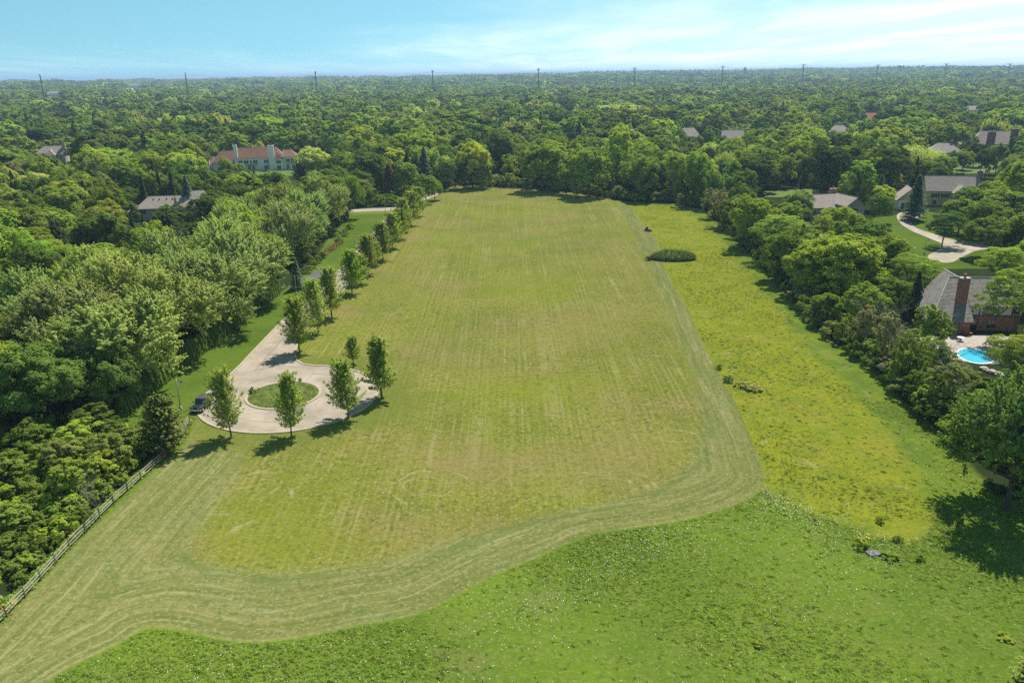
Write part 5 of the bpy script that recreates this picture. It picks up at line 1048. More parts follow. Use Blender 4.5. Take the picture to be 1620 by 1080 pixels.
def scatter_object(name, P, idx, scl, rot, col, coll):
    me = bpy.data.meshes.new(name); n = len(P)
    me.vertices.add(n); me.vertices.foreach_set('co', np.asarray(P, np.float32).ravel())
    for nm, ty, ar, key in (('form', 'INT', np.asarray(idx, np.int32), 'value'), ('scl', 'FLOAT_VECTOR', np.asarray(scl, np.float32), 'vector'), ('rot', 'FLOAT_VECTOR', np.asarray(rot, np.float32), 'vector'), ('leafcol', 'FLOAT_VECTOR', np.asarray(col, np.float32), 'vector')):
        a = me.attributes.new(nm, ty, 'POINT'); a.data.foreach_set(key, ar.ravel())
    o = link(bpy.data.objects.new(name, me))
    ng = bpy.data.node_groups.new(name, 'GeometryNodeTree')
    ng.interface.new_socket('Geometry', in_out='INPUT', socket_type='NodeSocketGeometry'); ng.interface.new_socket('Geometry', in_out='OUTPUT', socket_type='NodeSocketGeometry')
    gi = ng.nodes.new('NodeGroupInput'); go = ng.nodes.new('NodeGroupOutput'); ip = ng.nodes.new('GeometryNodeInstanceOnPoints')
    ic = ng.nodes.new('GeometryNodeCollectionInfo'); ic.inputs['Collection'].default_value = coll; ic.inputs['Separate Children'].default_value = True; ic.inputs['Reset Children'].default_value = True
    def na(nm, ty):
        q = ng.nodes.new('GeometryNodeInputNamedAttribute'); q.data_type = ty; q.inputs['Name'].default_value = nm; return q.outputs['Attribute']
    L = ng.links
    L.new(gi.outputs[0], ip.inputs['Points']); L.new(ic.outputs[0], ip.inputs['Instance']); ip.inputs['Pick Instance'].default_value = True
    L.new(na('form', 'INT'), ip.inputs['Instance Index']); L.new(na('rot', 'FLOAT_VECTOR'), ip.inputs['Rotation']); L.new(na('scl', 'FLOAT_VECTOR'), ip.inputs['Scale']); L.new(ip.outputs[0], go.inputs[0])
    md = o.modifiers.new('scatter', 'NODES'); md.node_group = ng
    return o
idx = np.zeros(N_, int); scl = np.zeros((N_, 3))
for i in np.nonzero(keep)[0]:
    k = ('s' if is_con[i] else ('w' if cname[i] == 'willow' else 'b')) + str(int(LOD[i])); f, h0, r0 = random.choice(forms[k]); idx[i] = f; scl[i] = (rr[i] / r0, rr[i] / r0 * g.uniform(.85, 1.15), hh[i] / h0)
pc = np.array([PAL[n] for n in cname]) * np.clip(1 + g.normal(0, .17, (N_, 1)), .6, 1.5) * (1 + g.normal(0, .035, (N_, 3))) * (0.92 + .2 * clump[:, None])
k = keep
o = scatter_object('woodland', np.stack([X, Y, hgt(X, Y) - .1], 1)[k], idx[k], scl[k], np.stack([g.normal(0, .04, N_), g.normal(0, .04, N_), g.uniform(0, 6.283, N_)], 1)[k], np.maximum(pc, .005)[k], wood_forms)
tag(o, 'unbroken green woodland stretching to the horizon', 'woodland', kind='stuff')
print('woodland', k.sum(), 'individual', len(take), 'manual', nmanual)
# undergrowth closes the gaps beneath the near woods
U = scatter(70, 420, 3.6); U2 = scatter(60, 125, 2.0); k2 = (U2[0] < -49.6) & (U2[0] > -72) & (U2[1] < 103); ux, uy = np.r_[U[0], U2[0][k2]], np.r_[U[1], U2[1][k2]]; so_ = sdist(OPEN, ux, uy)
kk = ((so_ < -1.5) | ((so_ < -.7) & (uy < 103) & (ux < 0))) & (so_ > -26) & (sdist(DRIVE, ux, uy) < -3) & (sdist(LAWN_R, ux, uy) < 0) & (sdist(ROAD, ux, uy) < -3) & ~((ux > 60) & (ux < 104) & (uy > 118) & (uy < 165)) & ~((uy > 286) & (uy < 308) & (ux < -40) & (ux > -95)) & ~((uy > 182) & (uy < 205) & (ux > -62) & (ux < -45))
for (hx, hy) in foot: kk &= np.hypot(ux - hx, uy - hy - 4) > 13
kk &= ~((ux > 72) & (ux < 102) & (uy > 203) & (uy < 250)) & (sdist(poly_px([(1206, 303), (1262, 299), (1285, 300), (1285, 312), (1210, 312)]), ux, uy) < -2)
kk &= ~((ux < -50) & (ux > -60) & (uy > 104) & (uy < 182))
qx, qy, qd = proj(ux, uy, 2.5)
for (a, b, c_, d_, dep) in GUARD: kk &= ~((uy < dep) & (qx + 8 > a) & (qx - 8 < b) & (qy < d_) & (qy > c_ - 20))
ux, uy = ux[kk], uy[kk]; n = len(ux)
under = bpy.data.collections.new('undergrowth_forms')
for i, (c_, t_) in enumerate(PROTO['shrub']): under.objects.link(bpy.data.objects.new('undergrowth_form_%02d' % i, c_))
pc = np.array([PAL[q] for q in g.choice(['dark', 'mid', 'deep', 'fresh', 'olive'], n, p=[.35, .35, .1, .12, .08])]); th_ = (ux < -49) & (uy < 103); pc[th_] = np.array([PAL[q] for q in g.choice(['mid', 'fresh', 'bright', 'olive', 'pale'], th_.sum(), p=[.3, .35, .15, .12, .08])]); pc = pc * (1 + g.normal(0, .15, (n, 1)))
s_ = g.uniform(.45, 1.0, n) * np.where(th_, .62, 1.0)
o = scatter_object('undergrowth', np.stack([ux, uy, np.full(n, -.1)], 1), g.integers(0, 3, n), np.stack([s_ * 1.1, s_ * 1.1, s_], 1), np.stack([np.zeros(n), np.zeros(n), g.uniform(0, 6.28, n)], 1), np.maximum(pc, .005), under)
tag(o, 'tangled undergrowth beneath the trees along the field', 'undergrowth', kind='stuff')
# ------------------------------------------------------------------ rail fence
MAT['rail'] = simple('weathered_rail', (.30, .26, .21), .9, .25, 2, streak=(.3, .3, 3)); MAT['post'] = simple('fence_post', (.13, .10, .08), .9, .25, 3)
fr = empty('rail_fence', (-48.5, 80, 0)); tag(fr, 'three-rail weathered wooden fence between the thicket and the mown grass', 'fence')
FP = [at(px, py) for px, py in [(300, 668), (284, 692), (262, 724), (180, 797), (110, 868), (40, 945), (-20, 1008), (-90, 1085)]]
pts = []
for a, b in zip(FP[:-1], FP[1:]):
    L = math.hypot(b[0] - a[0], b[1] - a[1]); n = max(1, round(L / 2.9))
    for i in range(n): pts.append((a[0] + (b[0] - a[0]) * i / n, a[1] + (b[1] - a[1]) * i / n))
pts.append(FP[-1])
for i, (x, y) in enumerate(pts):
    g = random.Random(i); mb = MB(); mb.box(-.065, .065, -.065, .065, -.2, 1.3 + g.uniform(-.05, .06)); p = mb.build('post', MAT['post'], fr); p.location = (x + 48.5, y - 80, 0); p.rotation_euler = (g.gauss(0, .03), g.gauss(0, .03), g.uniform(0, .4))
    if i + 1 < len(pts):
        nx_, ny_ = pts[i + 1]
        for z in (.38, .75, 1.12):
            r_ = MB(); r_.path([(x + 48.5, y - 80, z + g.gauss(0, .025)), ((x + nx_) / 2 + 48.5, (y + ny_) / 2 - 80, z + g.gauss(0, .03)), (nx_ + 48.5, ny_ - 80, z + g.gauss(0, .025))], [.045, .058, .045], 5); r_.build('rail', MAT['rail'], fr)

# ------------------------------------------------------------------ parked off-roader
MAT['paint'] = simple('black_paint', (.012, .013, .016), .18, .05, 2, spec=.6); MAT['softtop'] = simple('soft_top', (.045, .047, .052), .85, .15, 6); MAT['tyre'] = simple('tyre_rubber', (.02, .02, .02), .85, .1, 5)
MAT['chrome'] = simple('bright_metal', (.55, .55, .56), .3, .05, 3, metal=.7); MAT['lampglass'] = simple('lamp_glass', (.75, .74, .70), .15, .03, 3, spec=.7); MAT['amber'] = simple('amber_lens', (.7, .25, .03), .2, .03, 3)
cx, cy2 = at(316, 647); car = empty('parked_car', (cx + .3, cy2 + .3, .03), R(-6)); tag(car, 'black boxy off-road car with soft top parked at the kerb under the lamp', 'car')
# front faces -y (towards the camera)
b = MB(); b.extr([(-2.0, .55), (-2.05, .95), (-.55, 1.08), (-.5, .62), (-.3, .5), (1.95, .5), (2.0, 1.12), (-.55, 1.12), (-1.98, 1.0)], 'x', -.78, .78)
b = MB(); b.box(-.80, .80, -.62, 2.0, .48, 1.12); b.build('body', MAT['paint'], car, bevel=.05)
b = MB(); b.extr([(-2.0, .62), (-2.02, .98), (-.60, 1.14), (-.60, .5), (-1.2, .5)], 'x', -.62, .62); b.build('hood', MAT['paint'], car, bevel=.04)
for s in (-1, 1):
    f = MB(); f.extr([(-2.12, .86), (-1.95, 1.0), (-1.05, 1.0), (-.72, .6), (-.62, .6), (-.62, .52), (-.85, .52), (-1.12, .86), (-1.85, .86), (-2.0, .7), (-2.1, .7)], 'x', s * .63, s * .93); f.build('fender', MAT['softtop'], car)
    f = MB(); f.extr([(1.0, .5), (1.1, .92), (1.9, .92), (2.05, .6), (1.85, .6), (1.78, .8), (1.2, .8), (1.1, .5)], 'x', s * .80, s * .95); f.build('fender', MAT['softtop'], car)
    for yy in (-1.45, 1.42):
        w_ = MB(); w_.tube((s * .62, yy, .41), (s * .90, yy, .41), .41, .41, 20); wo_ = w_.build('wheel', MAT['tyre'], car, bevel=.04); r_ = MB(); r_.tube((s * .86, yy, .41), (s * .915, yy, .41), .24, .20, 14); r_.build('rim', MAT['chrome'], wo_)
    l_ = MB(); l_.tube((s * .44, -2.0, .86), (s * .44, -2.06, .86), .11, .10, 14); l_.build('headlight', MAT['lampglass'], car)
    l_ = MB(); l_.box(s * .78 - .07, s * .78 + .07, -2.15, -2.125, .78, .84); l_.build('turn_signal', MAT['amber'], car)
    m_ = MB(); m_.box(s * .98 - .13, s * .98 + .13, -.62, -.54, 1.14, 1.34); m_.build('mirror', MAT['paint'], car, bevel=.02)
    d_ = MB(); d_.box(s * .801 - .004, s * .801 + .012, -.45, .62, .56, 1.10); do = d_.build('door', MAT['paint'], car); k = MB(); k.box(s * .82 - .015, s * .82 + .015, .42, .56, .98, 1.02); k.build('handle', MAT['softtop'], do)
    for (a, b_) in ((-.38, .55), (.68, 1.85)):
        g_ = MB(); zz = [(a, 1.15), (b_, 1.15), (b_, 1.68), (a + (.16 if a < 0 else 0), 1.68)]; g_.extr(zz, 'x', s * .735, s * .765); g_.build('side_window', MAT['glass'], car)
t_ = MB(); t_.extr([(-.62, 1.12), (-.36, 1.74), (.0, 1.80), (1.7, 1.78), (1.98, 1.66), (2.0, 1.12)], 'x', -.74, .74); t_.build('soft_top', MAT['softtop'], car, bevel=.04)
g_ = MB(); g_.add([(-.66, -.645, 1.16), (.66, -.645, 1.16), (.62, -.415, 1.68), (-.62, -.415, 1.68), (-.66, -.605, 1.16), (.66, -.605, 1.16), (.62, -.38, 1.68), (-.62, -.38, 1.68)], [(0, 1, 2, 3), (7, 6, 5, 4), (0, 4, 5, 1), (2, 6, 7, 3), (1, 5, 6, 2), (3, 7, 4, 0)]); g_.build('windscreen', MAT['glass'], car)
g_ = MB(); g_.box(-.58, .58, -2.04, -2.005, .66, .98); gr_ = g_.build('grille', MAT['paint'], car)
for i in range(7): k = MB(); k.box(-.27 + i * .09 - .022, -.27 + i * .09 + .022, -2.055, -2.041, .70, .94); k.build('grille_slot', MAT['tyre'], gr_)
g_ = MB(); g_.box(-.92, .92, -2.32, -2.1, .48, .66); bu = g_.build('bumper', MAT['chrome'], car, bevel=.03); k = MB(); k.box(-.26, .26, -2.336, -2.322, .50, .63); k.build('number_plate', MAT['trim'], bu)
g_ = MB(); g_.box(-.85, .85, 2.0, 2.2, .5, .66); g_.build('bumper', MAT['tyre'], car); g_ = MB(); g_.tube((0, 2.02, 1.0), (0, 2.26, 1.0), .38, .38, 18); g_.build('spare_wheel', MAT['tyre'], car, bevel=.04)

# ------------------------------------------------------------------ lamp posts
MAT['lamppole'] = simple('pale_lamp_post', (.40, .37, .32), .7, .12, 2); MAT['lamphead'] = simple('lamp_lantern', (.62, .61, .57), .35, .05, 2)
def lamp(px, py, h, label, rz=0.0):
    x, y = at(px, py); o = empty('street_lamp', (x, y, 0), rz); tag(o, label, 'street lamp', 'street lamps')
    b = MB(); b.lathe([(.30, -.1), (.30, .12), (.24, .42), (.16, .60), (.11, .66)], 0, 0, 12); b.build('base', MAT['lamppole'], o, True)
    b = MB(); b.lathe([(.09, .6), (.075, h * .7), (.065, h)], 0, 0, 10); b.build('pole', MAT['lamppole'], o, True)
    b = MB(); b.path([(0, 0, h - .35), (.35, 0, h - .22), (.72, 0, h - .30)], [.03, .03, .03], 6); b.build('arm', MAT['shutter'], o)
    b = MB(); b.lathe([(.05, h - .34), (.19, h - .42), (.21, h - .50), (.05, h - .50)], .74, 0, 12); hd = b.build('lantern_cap', MAT['shutter'], o, True)
    b = MB(); b.lathe([(.17, h - .51), (.18, h - .66), (.10, h - .82), (.02, h - .84)], .74, 0, 12); b.build('lantern', MAT['lamphead'], o, True)
lamp(286, 648, 5.0, 'pale street lamp with a side lantern beside the parked black car', R(4)); lamp(469, 466, 4.6, 'street lamp on the lawn beside the blue spruce'); lamp(561, 392, 4.6, 'street lamp half way along the left lawn'); lamp(610, 341, 4.6, 'street lamp at the side street corner'); lamp(1462, 402, 4.4, 'street lamp beside the paved circle of the curving drive')
# small post with a white box near the drive
x, y = at(1445, 400); o = empty('mailbox', (x, y, 0)); tag(o, 'white mailbox on a post at the lawn edge by the drive', 'mailbox'); MB().box(-.07, .07, -.07, .07, -.1, 1.1).build('post', MAT['trim'], o); MB().extr([(-.2, 1.1), (.2, 1.1), (.2, 1.35), (.1, 1.45), (-.1, 1.45), (-.2, 1.35)], 'x', -.28, .28).build('box', MAT['trim'], o)

# ------------------------------------------------------------------ mower and its driver
MAT['red'] = simple('red_paint', (.36, .06, .03), .4, .12, 3); MAT['cloth'] = simple('dark_shirt', (.06, .045, .05), .9, .2, 6); MAT['skin'] = simple('skin', (.48, .28, .20), .6, .08, 5); MAT['hat'] = simple('pale_hat', (.70, .62, .55), .9, .1, 5)
x, y = at(1025, 366); mo = empty('ride_on_mower', (x, y, 0), R(35)); tag(mo, 'red ride-on mower at the right edge of the mown field', 'mower')
MB().extr([(-1.2, .45), (-1.25, .85), (-.3, .98), (-.15, .6), (.9, .55), (.95, .40)], 'x', -.34, .34).build('body', MAT['red'], mo, bevel=.04)
MB().box(-.75, .75, -.45, .55, .14, .36).build('cutting_deck', MAT['red'], mo, bevel=.04); MB().extr([(.2, .6), (.22, .72), (.62, .74), (.72, 1.2), (.8, 1.2), (.76, .6)], 'x', -.26, .26).build('seat', MAT['tyre'], mo)
for s in (-1, 1):
    for (yy, rd) in ((-.9, .27), (.65, .40)):
        w_ = MB(); w_.tube((s * .38, yy, rd), (s * .62, yy, rd), rd, rd, 16); wo_ = w_.build('wheel', MAT['tyre'], mo, bevel=.03); k = MB(); k.tube((s * .58, yy, rd), (s * .63, yy, rd), rd * .5, rd * .45, 10); k.build('rim', MAT['hat'], wo_)
st = MB(); st.path([(0, -.25, .9), (0, -.12, 1.12)], [.03, .03], 6); st.build('steering_column', MAT['tyre'], mo); st = MB(); st.lathe([(.17, 1.12), (.2, 1.13), (.2, 1.16), (.17, 1.17)], 0, -.12, 14); st.build('steering_wheel', MAT['tyre'], mo)
# the driver: one skinned figure seated on the mower
V = [(0, .42, .80), (0, .45, 1.05), (0, .44, 1.28), (0, .43, 1.42), (0, .41, 1.52), (0, .40, 1.64), (.2, .42, 1.34), (.27, .26, 1.12), (.17, .0, 1.16), (-.2, .42, 1.34), (-.27, .26, 1.12), (-.17, .0, 1.16), (.11, .36, .80), (.16, -.05, .86), (.17, -.12, .45), (.17, -.26, .42), (-.11, .36, .80), (-.16, -.05, .86), (-.17, -.12, .45), (-.17, -.26, .42)]
Ed = [(0, 1), (1, 2), (2, 3), (3, 4), (4, 5), (2, 6), (6, 7), (7, 8), (2, 9), (9, 10), (10, 11), (0, 12), (12, 13), (13, 14), (14, 15), (0, 16), (16, 17), (17, 18), (18, 19)]
Ra = [.15, .15, .16, .07, .09, .10, .07, .05, .04, .07, .05, .04, .10, .075, .055, .05, .10, .075, .055, .05]
me = bpy.data.meshes.new('person'); me.from_pydata(V, Ed, []); po = bpy.data.objects.new('person', me); link(po); po.location = (x, y, .02); po.rotation_euler = (0, 0, R(35)); me.materials.append(MAT['cloth'])
sk = po.modifiers.new('skin', 'SKIN'); 
for i, r_ in enumerate(Ra): me.skin_vertices[0].data[i].radius = (r_, r_)
me.skin_vertices[0].data[0].use_root = True
sb = po.modifiers.new('sub', 'SUBSURF'); sb.levels = 1; sb.render_levels = 2; tag(po, 'person in a dark shirt and pale hat driving the red mower', 'person')
h_ = MB(); h_.lathe([(.02, 1.52), (.085, 1.55), (.10, 1.64), (.09, 1.72), (.03, 1.77)], 0, .39, 12); h_.build('head', MAT['skin'], po, True)
h_ = MB(); h_.lathe([(.17, 1.69), (.17, 1.705), (.105, 1.71), (.10, 1.80), (.04, 1.82)], 0, .39, 14); h_.build('hat', MAT['hat'], po, True)

# ------------------------------------------------------------------ pool, patio, furniture
m, t, out = newmat('pool_water'); P = t.pos()
p = t.n.new('ShaderNodeBsdfPrincipled'); t.put(p.inputs['Base Color'], t.mix(t.noise(P, 1.6, 3), (.02, .36, .52), (.05, .50, .62))); p.inputs['Roughness'].default_value = .05; bp = t.n.new('ShaderNodeBump'); bp.inputs['Strength'].default_value = .25; t.l.new(t.noise(P, 3, 3), bp.inputs['Height']); t.l.new(bp.outputs[0], p.inputs['Normal']); t.l.new(p.outputs[0], out.inputs[0]); MAT['pool'] = m
PA = [(73.5, 131.5), (80, 127.5), (97, 126.5), (97, 140), (90, 143.4), (73.5, 141.6)]
sheet('patio', PA, .08, MAT['stone'], .15)
pl = [at(px, py) for px, py in [(1508, 556), (1530, 550), (1560, 556), (1575, 566), (1572, 576), (1545, 577), (1520, 570)]]; pl = smooth_poly(np.array(pl), 2)
w_ = sheet('swimming_pool', pl, .10, MAT['pool']); ribbon(MB(), [tuple(q) for q in pl] + [tuple(pl[0])], .35, .0, .16, -1).build('coping', MAT['trim'], w_)
w_['label'] = 'turquoise swimming pool'
MAT['redc'] = simple('red_cushion', (.38, .05, .045), .8, .1, 5); MAT['bluec'] = simple('blue_cloth', (.06, .26, .42), .8, .1, 5); MAT['wood'] = simple('dark_wood', (.10, .055, .035), .7, .2, 5)
def chair(px, py, rz, mat, label):
    x, y = at(px, py); o = empty('patio_chair', (x, y, .08), rz); tag(o, label, 'chair', 'patio chairs'); MB().box(-.27, .27, -.27, .27, .40, .50).build('seat', mat, o, bevel=.02); MB().box(-.27, .27, .22, .30, .50, .95).build('backrest', mat, o, bevel=.02)
    for sx_ in (-.23, .23):
        for sy_ in (-.23, .23): MB().box(sx_ - .025, sx_ + .025, sy_ - .025, sy_ + .025, 0, .40).build('leg', MAT['wood'], o)
chair(1496, 532, .4, MAT['redc'], 'red patio chair left of the sliding door'); chair(1511, 536, 2.6, MAT['wood'], 'dark wooden patio chair in the middle of the patio'); chair(1527, 532, -.5, MAT['redc'], 'red patio chair beside the patio table'); chair(1535, 531, 1.2, MAT['redc'], 'red patio chair furthest right'); chair(1483, 541, .8, MAT['bluec'], 'blue patio chair at the left end of the patio'); chair(1465, 533, 2.0, MAT['bluec'], 'blue patio chair behind the bare shrubs')
x, y = at(1519, 540); o = empty('patio_table', (x, y, .08)); tag(o, 'round pale patio table in front of the sliding door', 'table'); b = MB(); b.lathe([(.62, .70), (.64, .72), (.62, .75)], 0, 0, 18); b.build('table_top', MAT['trim'], o); b = MB(); b.lathe([(.3, .0), (.3, .04), (.05, .08), (.05, .70)], 0, 0, 12); b.build('leg', MAT['wood'], o)
# rocks edging the pool
MAT['rock'] = simple('pale_rock', (.40, .34, .30), .9, .25, 1.5, bump=.5)
for i, (px, py) in enumerate([(1568, 590), (1580, 594), (1592, 598), (1556, 585)]):
    x, y = at(px, py); bm = bmesh.new(); bmesh.ops.create_icosphere(bm, subdivisions=2, radius=.7)
    gg = random.Random(i)
    for v in bm.verts: v.co *= 1 + gg.uniform(-.2, .2); v.co.z *= .6
    me = bpy.data.meshes.new('rock'); bm.to_mesh(me); bm.free(); me.materials.append(MAT['rock']); o = link(bpy.data.objects.new('rock', me)); o.location = (x, y, .25); o.rotation_euler = (0, 0, i); tag(o, f'{ORD[i]} pale rock edging the pool, in planting order', 'rock', 'rocks edging the pool')

# ------------------------------------------------------------------ pylons along the horizon
MAT['pylon'] = simple('pylon_steel', (.16, .15, .145), .7, .1, .5)
tops = [118, 115, 113, 111, 108, 107, 104, 101, 102, 100, 100]; T0 = 1330.0
pyl = []
PN = ['leftmost pylon, leaning against the sky at the left edge', 'second pylon from the left on the horizon', 'third pylon from the left on the horizon', 'fourth pylon from the left on the horizon', 'fifth pylon from the left, above the middle of the field', 'sixth pylon from the left on the horizon', 'pylon left of the brick tower on the horizon', 'pylon right of the brick tower on the horizon', 'pylon just left of the water tower', 'pylon just right of the water tower', 'rightmost pylon on the horizon']
for i in range(11):
    yy = T0 * (1 + .05847 * i); xx = T0 * (-.55752 + .15027 * i); gz = float(hgt(xx, yy)); lo, hi = 40.0, 90.0
    for _ in range(30):
        md = (lo + hi) / 2
        if proj(xx, yy, md)[1] > tops[i]: lo = md
        else: hi = md
    h = hi - gz; o = empty('pylon', (xx, yy, gz), math.atan2(.05847, .15027)); tag(o, PN[i], 'pylon', 'power pylons along the horizon'); pyl.append((xx, yy, gz, h))
    b = MB(); b.lathe([(1.5, -1), (1.25, h * .4), (.95, h * .85), (.75, h)], 0, 0, 10); b.build('mast', MAT['pylon'], o, True)
    for s in (-1, 1):
        b = MB(); b.tube((0, s * .3, h - 4.2), (0, s * 7.0, h - .8), .55, .40, 6); b.build('cross_arm', MAT['pylon'], o)
        b = MB(); b.tube((0, s * .3, h - 9.0), (0, s * 3.4, h - 7.4), .26, .16, 6); b.build('cross_arm', MAT['pylon'], o)
        b = MB(); b.tube((0, s * 6.8, h - 1.0), (0, s * 6.8, h - 3.6), .22, .22, 6); b.build('insulator', MAT['pylon'], o)
for i in range(10):
    a = pyl[i]; b_ = pyl[i + 1]; L = Vector((b_[0] - a[0], b_[1] - a[1])); nrm = Vector((-L.y, L.x)).normalized()
    for s, dn in ((1, 4.0), (-1, 4.0)):
        A = Vector((a[0] + nrm.x * 6.8 * s, a[1] + nrm.y * 6.8 * s, a[2] + a[3] - dn)); B = Vector((b_[0] + nrm.x * 6.8 * s, b_[1] + nrm.y * 6.8 * s, b_[2] + b_[3] - dn)); mb = MB(); P_ = [A.lerp(B, k / 10) - Vector((0, 0, 4.5 * 4 * (k / 10) * (1 - k / 10))) for k in range(11)]
        mb.path(P_, [.07] * 11, 4); c_ = mb.build('power_line', MAT['pylon']); tag(c_, f'thin {"far" if s > 0 else "near"} power line between the {ORD[i]} and {ORD[i + 1]} pylons', 'power line', 'power lines')
# water tower and brick tower on the skyline
def skyline(px, top, D):
    x = (px - 810) / FPX * D; y = D * .97; lo, hi = 20, 140
    x = at(px, 130, 0)[0] / at(px, 130, 0)[1] * y
    for _ in range(30):
        md = (lo + hi) / 2
        if proj(x, y, md)[1] > top: lo = md
        else: hi = md
    return x, y, hi
x, y, z = skyline(1423, 102.5, 3300); gz = float(hgt(x, y)); h = z - gz; o = empty('water_tower', (x, y, gz)); tag(o, 'grey water tower with bulging tank on the right horizon', 'water tower')
b = MB(); b.lathe([(1.5, h - 12), (8, h - 9), (11.5, h - 5.5), (10.5, h - 3), (6, h - 1.2), (.5, h)], 0, 0, 20); b.build('tank', MAT['metal'], o, True)
for i in range(6): a = i * PI / 3; b = MB(); b.tube((9.5 * math.cos(a), 9.5 * math.sin(a), -1), (8.2 * math.cos(a), 8.2 * math.sin(a), h - 8), .6, .5, 6); b.build('leg', MAT['metal'], o)
b = MB(); b.tube((0, 0, -1), (0, 0, h - 11), 1.6, 1.5, 10); b.build('riser', MAT['metal'], o); b = MB(); b.tube((6, 0, h - 3), (6, 0, h + 3), .2, .1, 5); b.build('antenna', MAT['metal'], o)
x, y, z = skyline(1177, 106.5, 3000); gz = float(hgt(x, y)); h = z - gz; o = empty('brick_tower', (x, y, gz)); tag(o, 'square brown brick tower with domed top on the horizon', 'tower')
b = MB(); b.box(-4.4, 4.4, -4.4, 4.4, -1, h - 5); b.build('shaft', MAT['beige'], o); b = MB(); b.lathe([(4.6, h - 5), (4.2, h - 2.6), (2.6, h - .8), (.3, h)], 0, 0, 12); b.build('dome', MAT['brick'], o, True)
for s in (-1.8, 1.8): b = MB(); b.box(s - .6, s + .6, -4.5, -4.38, h - 13, h - 8); b.build('opening', MAT['shutter'], o)

# ------------------------------------------------------------------ reeds, weeds, meadow grass, flowers
g = np.random.default_rng(5)
cxr, cyr = at(1065, 410); n = 5200; a = g.uniform(0, 6.283, n); q = np.sqrt(g.random(n)); bx2 = q * np.cos(a) * 6.1; by2 = q * np.sin(a) * 3.4
hb = (2.4 - 1.1 * q ** 3) * g.uniform(.5, 1.3, n); Pn = np.stack([cxr + bx2, cyr + by2, hb * .5], 1); T = np.stack([g.normal(0, .16, n), g.normal(0, .16, n), np.ones(n)], 1)
N = np.stack([np.cos(a), np.sin(a), np.full(n, .55)], 1) + g.normal(0, .5, (n, 3))
me = leaf_mesh('cattails', Pn, N, hb * 1.05, .085, MAT['leaf'], g, T); o = link(bpy.data.objects.new('cattails', me)); o['leafcol'] = [.17, .215, .085]; tag(o, 'oval patch of tall dark cattails at the edge of the mown field', 'cattails', kind='stuff')
MAT['tuft'] = leaf_material('grass_blades', .45)
def tuft(seed, n=9, h=.34, w=.28, fat=.20):
    gg = np.random.default_rng(seed); a = gg.uniform(0, 6.283, n); r = gg.uniform(0, w, n); lean = gg.uniform(.45, 1.5, n); hh_ = h * gg.uniform(.6, 1.2, n)
    P_ = np.stack([r * np.cos(a), r * np.sin(a), hh_ * .42], 1); T_ = np.stack([np.cos(a) * lean, np.sin(a) * lean, np.ones(n)], 1); N_2 = np.stack([np.cos(a), np.sin(a), np.full(n, 1.6)], 1) + gg.normal(0, .35, (n, 3))
    return leaf_mesh('tuft', P_, N_2, hh_ * 1.1, fat, MAT['tuft'], gg, T_)
tc_ = bpy.data.collections.new('tuft_forms')
for i in range(4): tc_.objects.link(bpy.data.objects.new('tuft_form_%02d' % i, tuft(i, 10, .34, .30, .24)))
def place_tufts(name, label, cat, tx_, ty_, cols, size, amp=.18, big=.05):
    n = len(tx_); s_ = g.uniform(*size, n); s_ = np.where(g.random(n) < big, s_ * 2.1, s_); pc = np.array(cols)[g.integers(0, len(cols), n)] * (1 + g.normal(0, amp, (n, 1)))
    o = scatter_object(name, np.stack([tx_, ty_, np.full(n, -.03)], 1), g.integers(0, 4, n), np.stack([s_ * 1.2, s_ * 1.2, s_], 1), np.stack([np.zeros(n), np.zeros(n), g.uniform(0, 6.28, n)], 1), np.maximum(pc, .004), tc_); return tag(o, label, cat, kind='stuff')
def rnd(n, x0, x1, y0, y1): return g.uniform(x0, x1, n), g.uniform(y0, y1, n)
nzf = lambda x, y: .5 + .25 * np.sin(x * .21 + 2 * np.sin(y * .13)) + .25 * np.sin(y * .27 + 2 * np.sin(x * .17 + 1))
x, y = rnd(210000, -55, 62, 44, 112); sdm_, sdy_, sdo_ = sdist(MOWN, x, y), sdist(YELLOW, x, y), sdist(OPEN, x, y)
k = (sdm_ < -.25) & (sdy_ < 0) & (sdo_ > .3) & (g.random(len(x)) < .42 + .5 * nzf(x, y))
place_tufts('meadow_grass', 'tall green meadow grass in the foreground', 'grass', x[k], y[k], [(.175, .262, .042), (.20, .28, .044), (.15, .23, .036), (.24, .285, .06)], (.18, .48), .10)
x, y = rnd(100000, 20, 75, 78, 335); sdm_, sdy_, sdo_ = sdist(MOWN, x, y), sdist(YELLOW, x, y), sdist(OPEN, x, y)
k = (sdm_ < -.25) & (sdo_ > .3) & ((sdy_ > -1) | (g.random(len(x)) < .3)) & (g.random(len(x)) < .35 + .55 * nzf(x * 1.7, y * 1.7))
place_tufts('rank_grass', 'rank yellow-green grass in the strip right of the mown field', 'grass', x[k], y[k], [(.26, .29, .036), (.22, .27, .036), (.30, .30, .038), (.17, .24, .034)], (.2, .55), .16, .14)
a_ = g.uniform(0, 6.283, 900); q_ = np.sqrt(g.random(900)) * 5.2
o = place_tufts('island_grass', 'rough grass and weeds on the round island of the turning circle', 'grass', IC[0] + q_ * np.cos(a_), IC[1] + q_ * np.sin(a_), [(.17, .22, .045), (.20, .23, .05), (.15, .21, .04)], (.2, .5)); o.location.z = .22
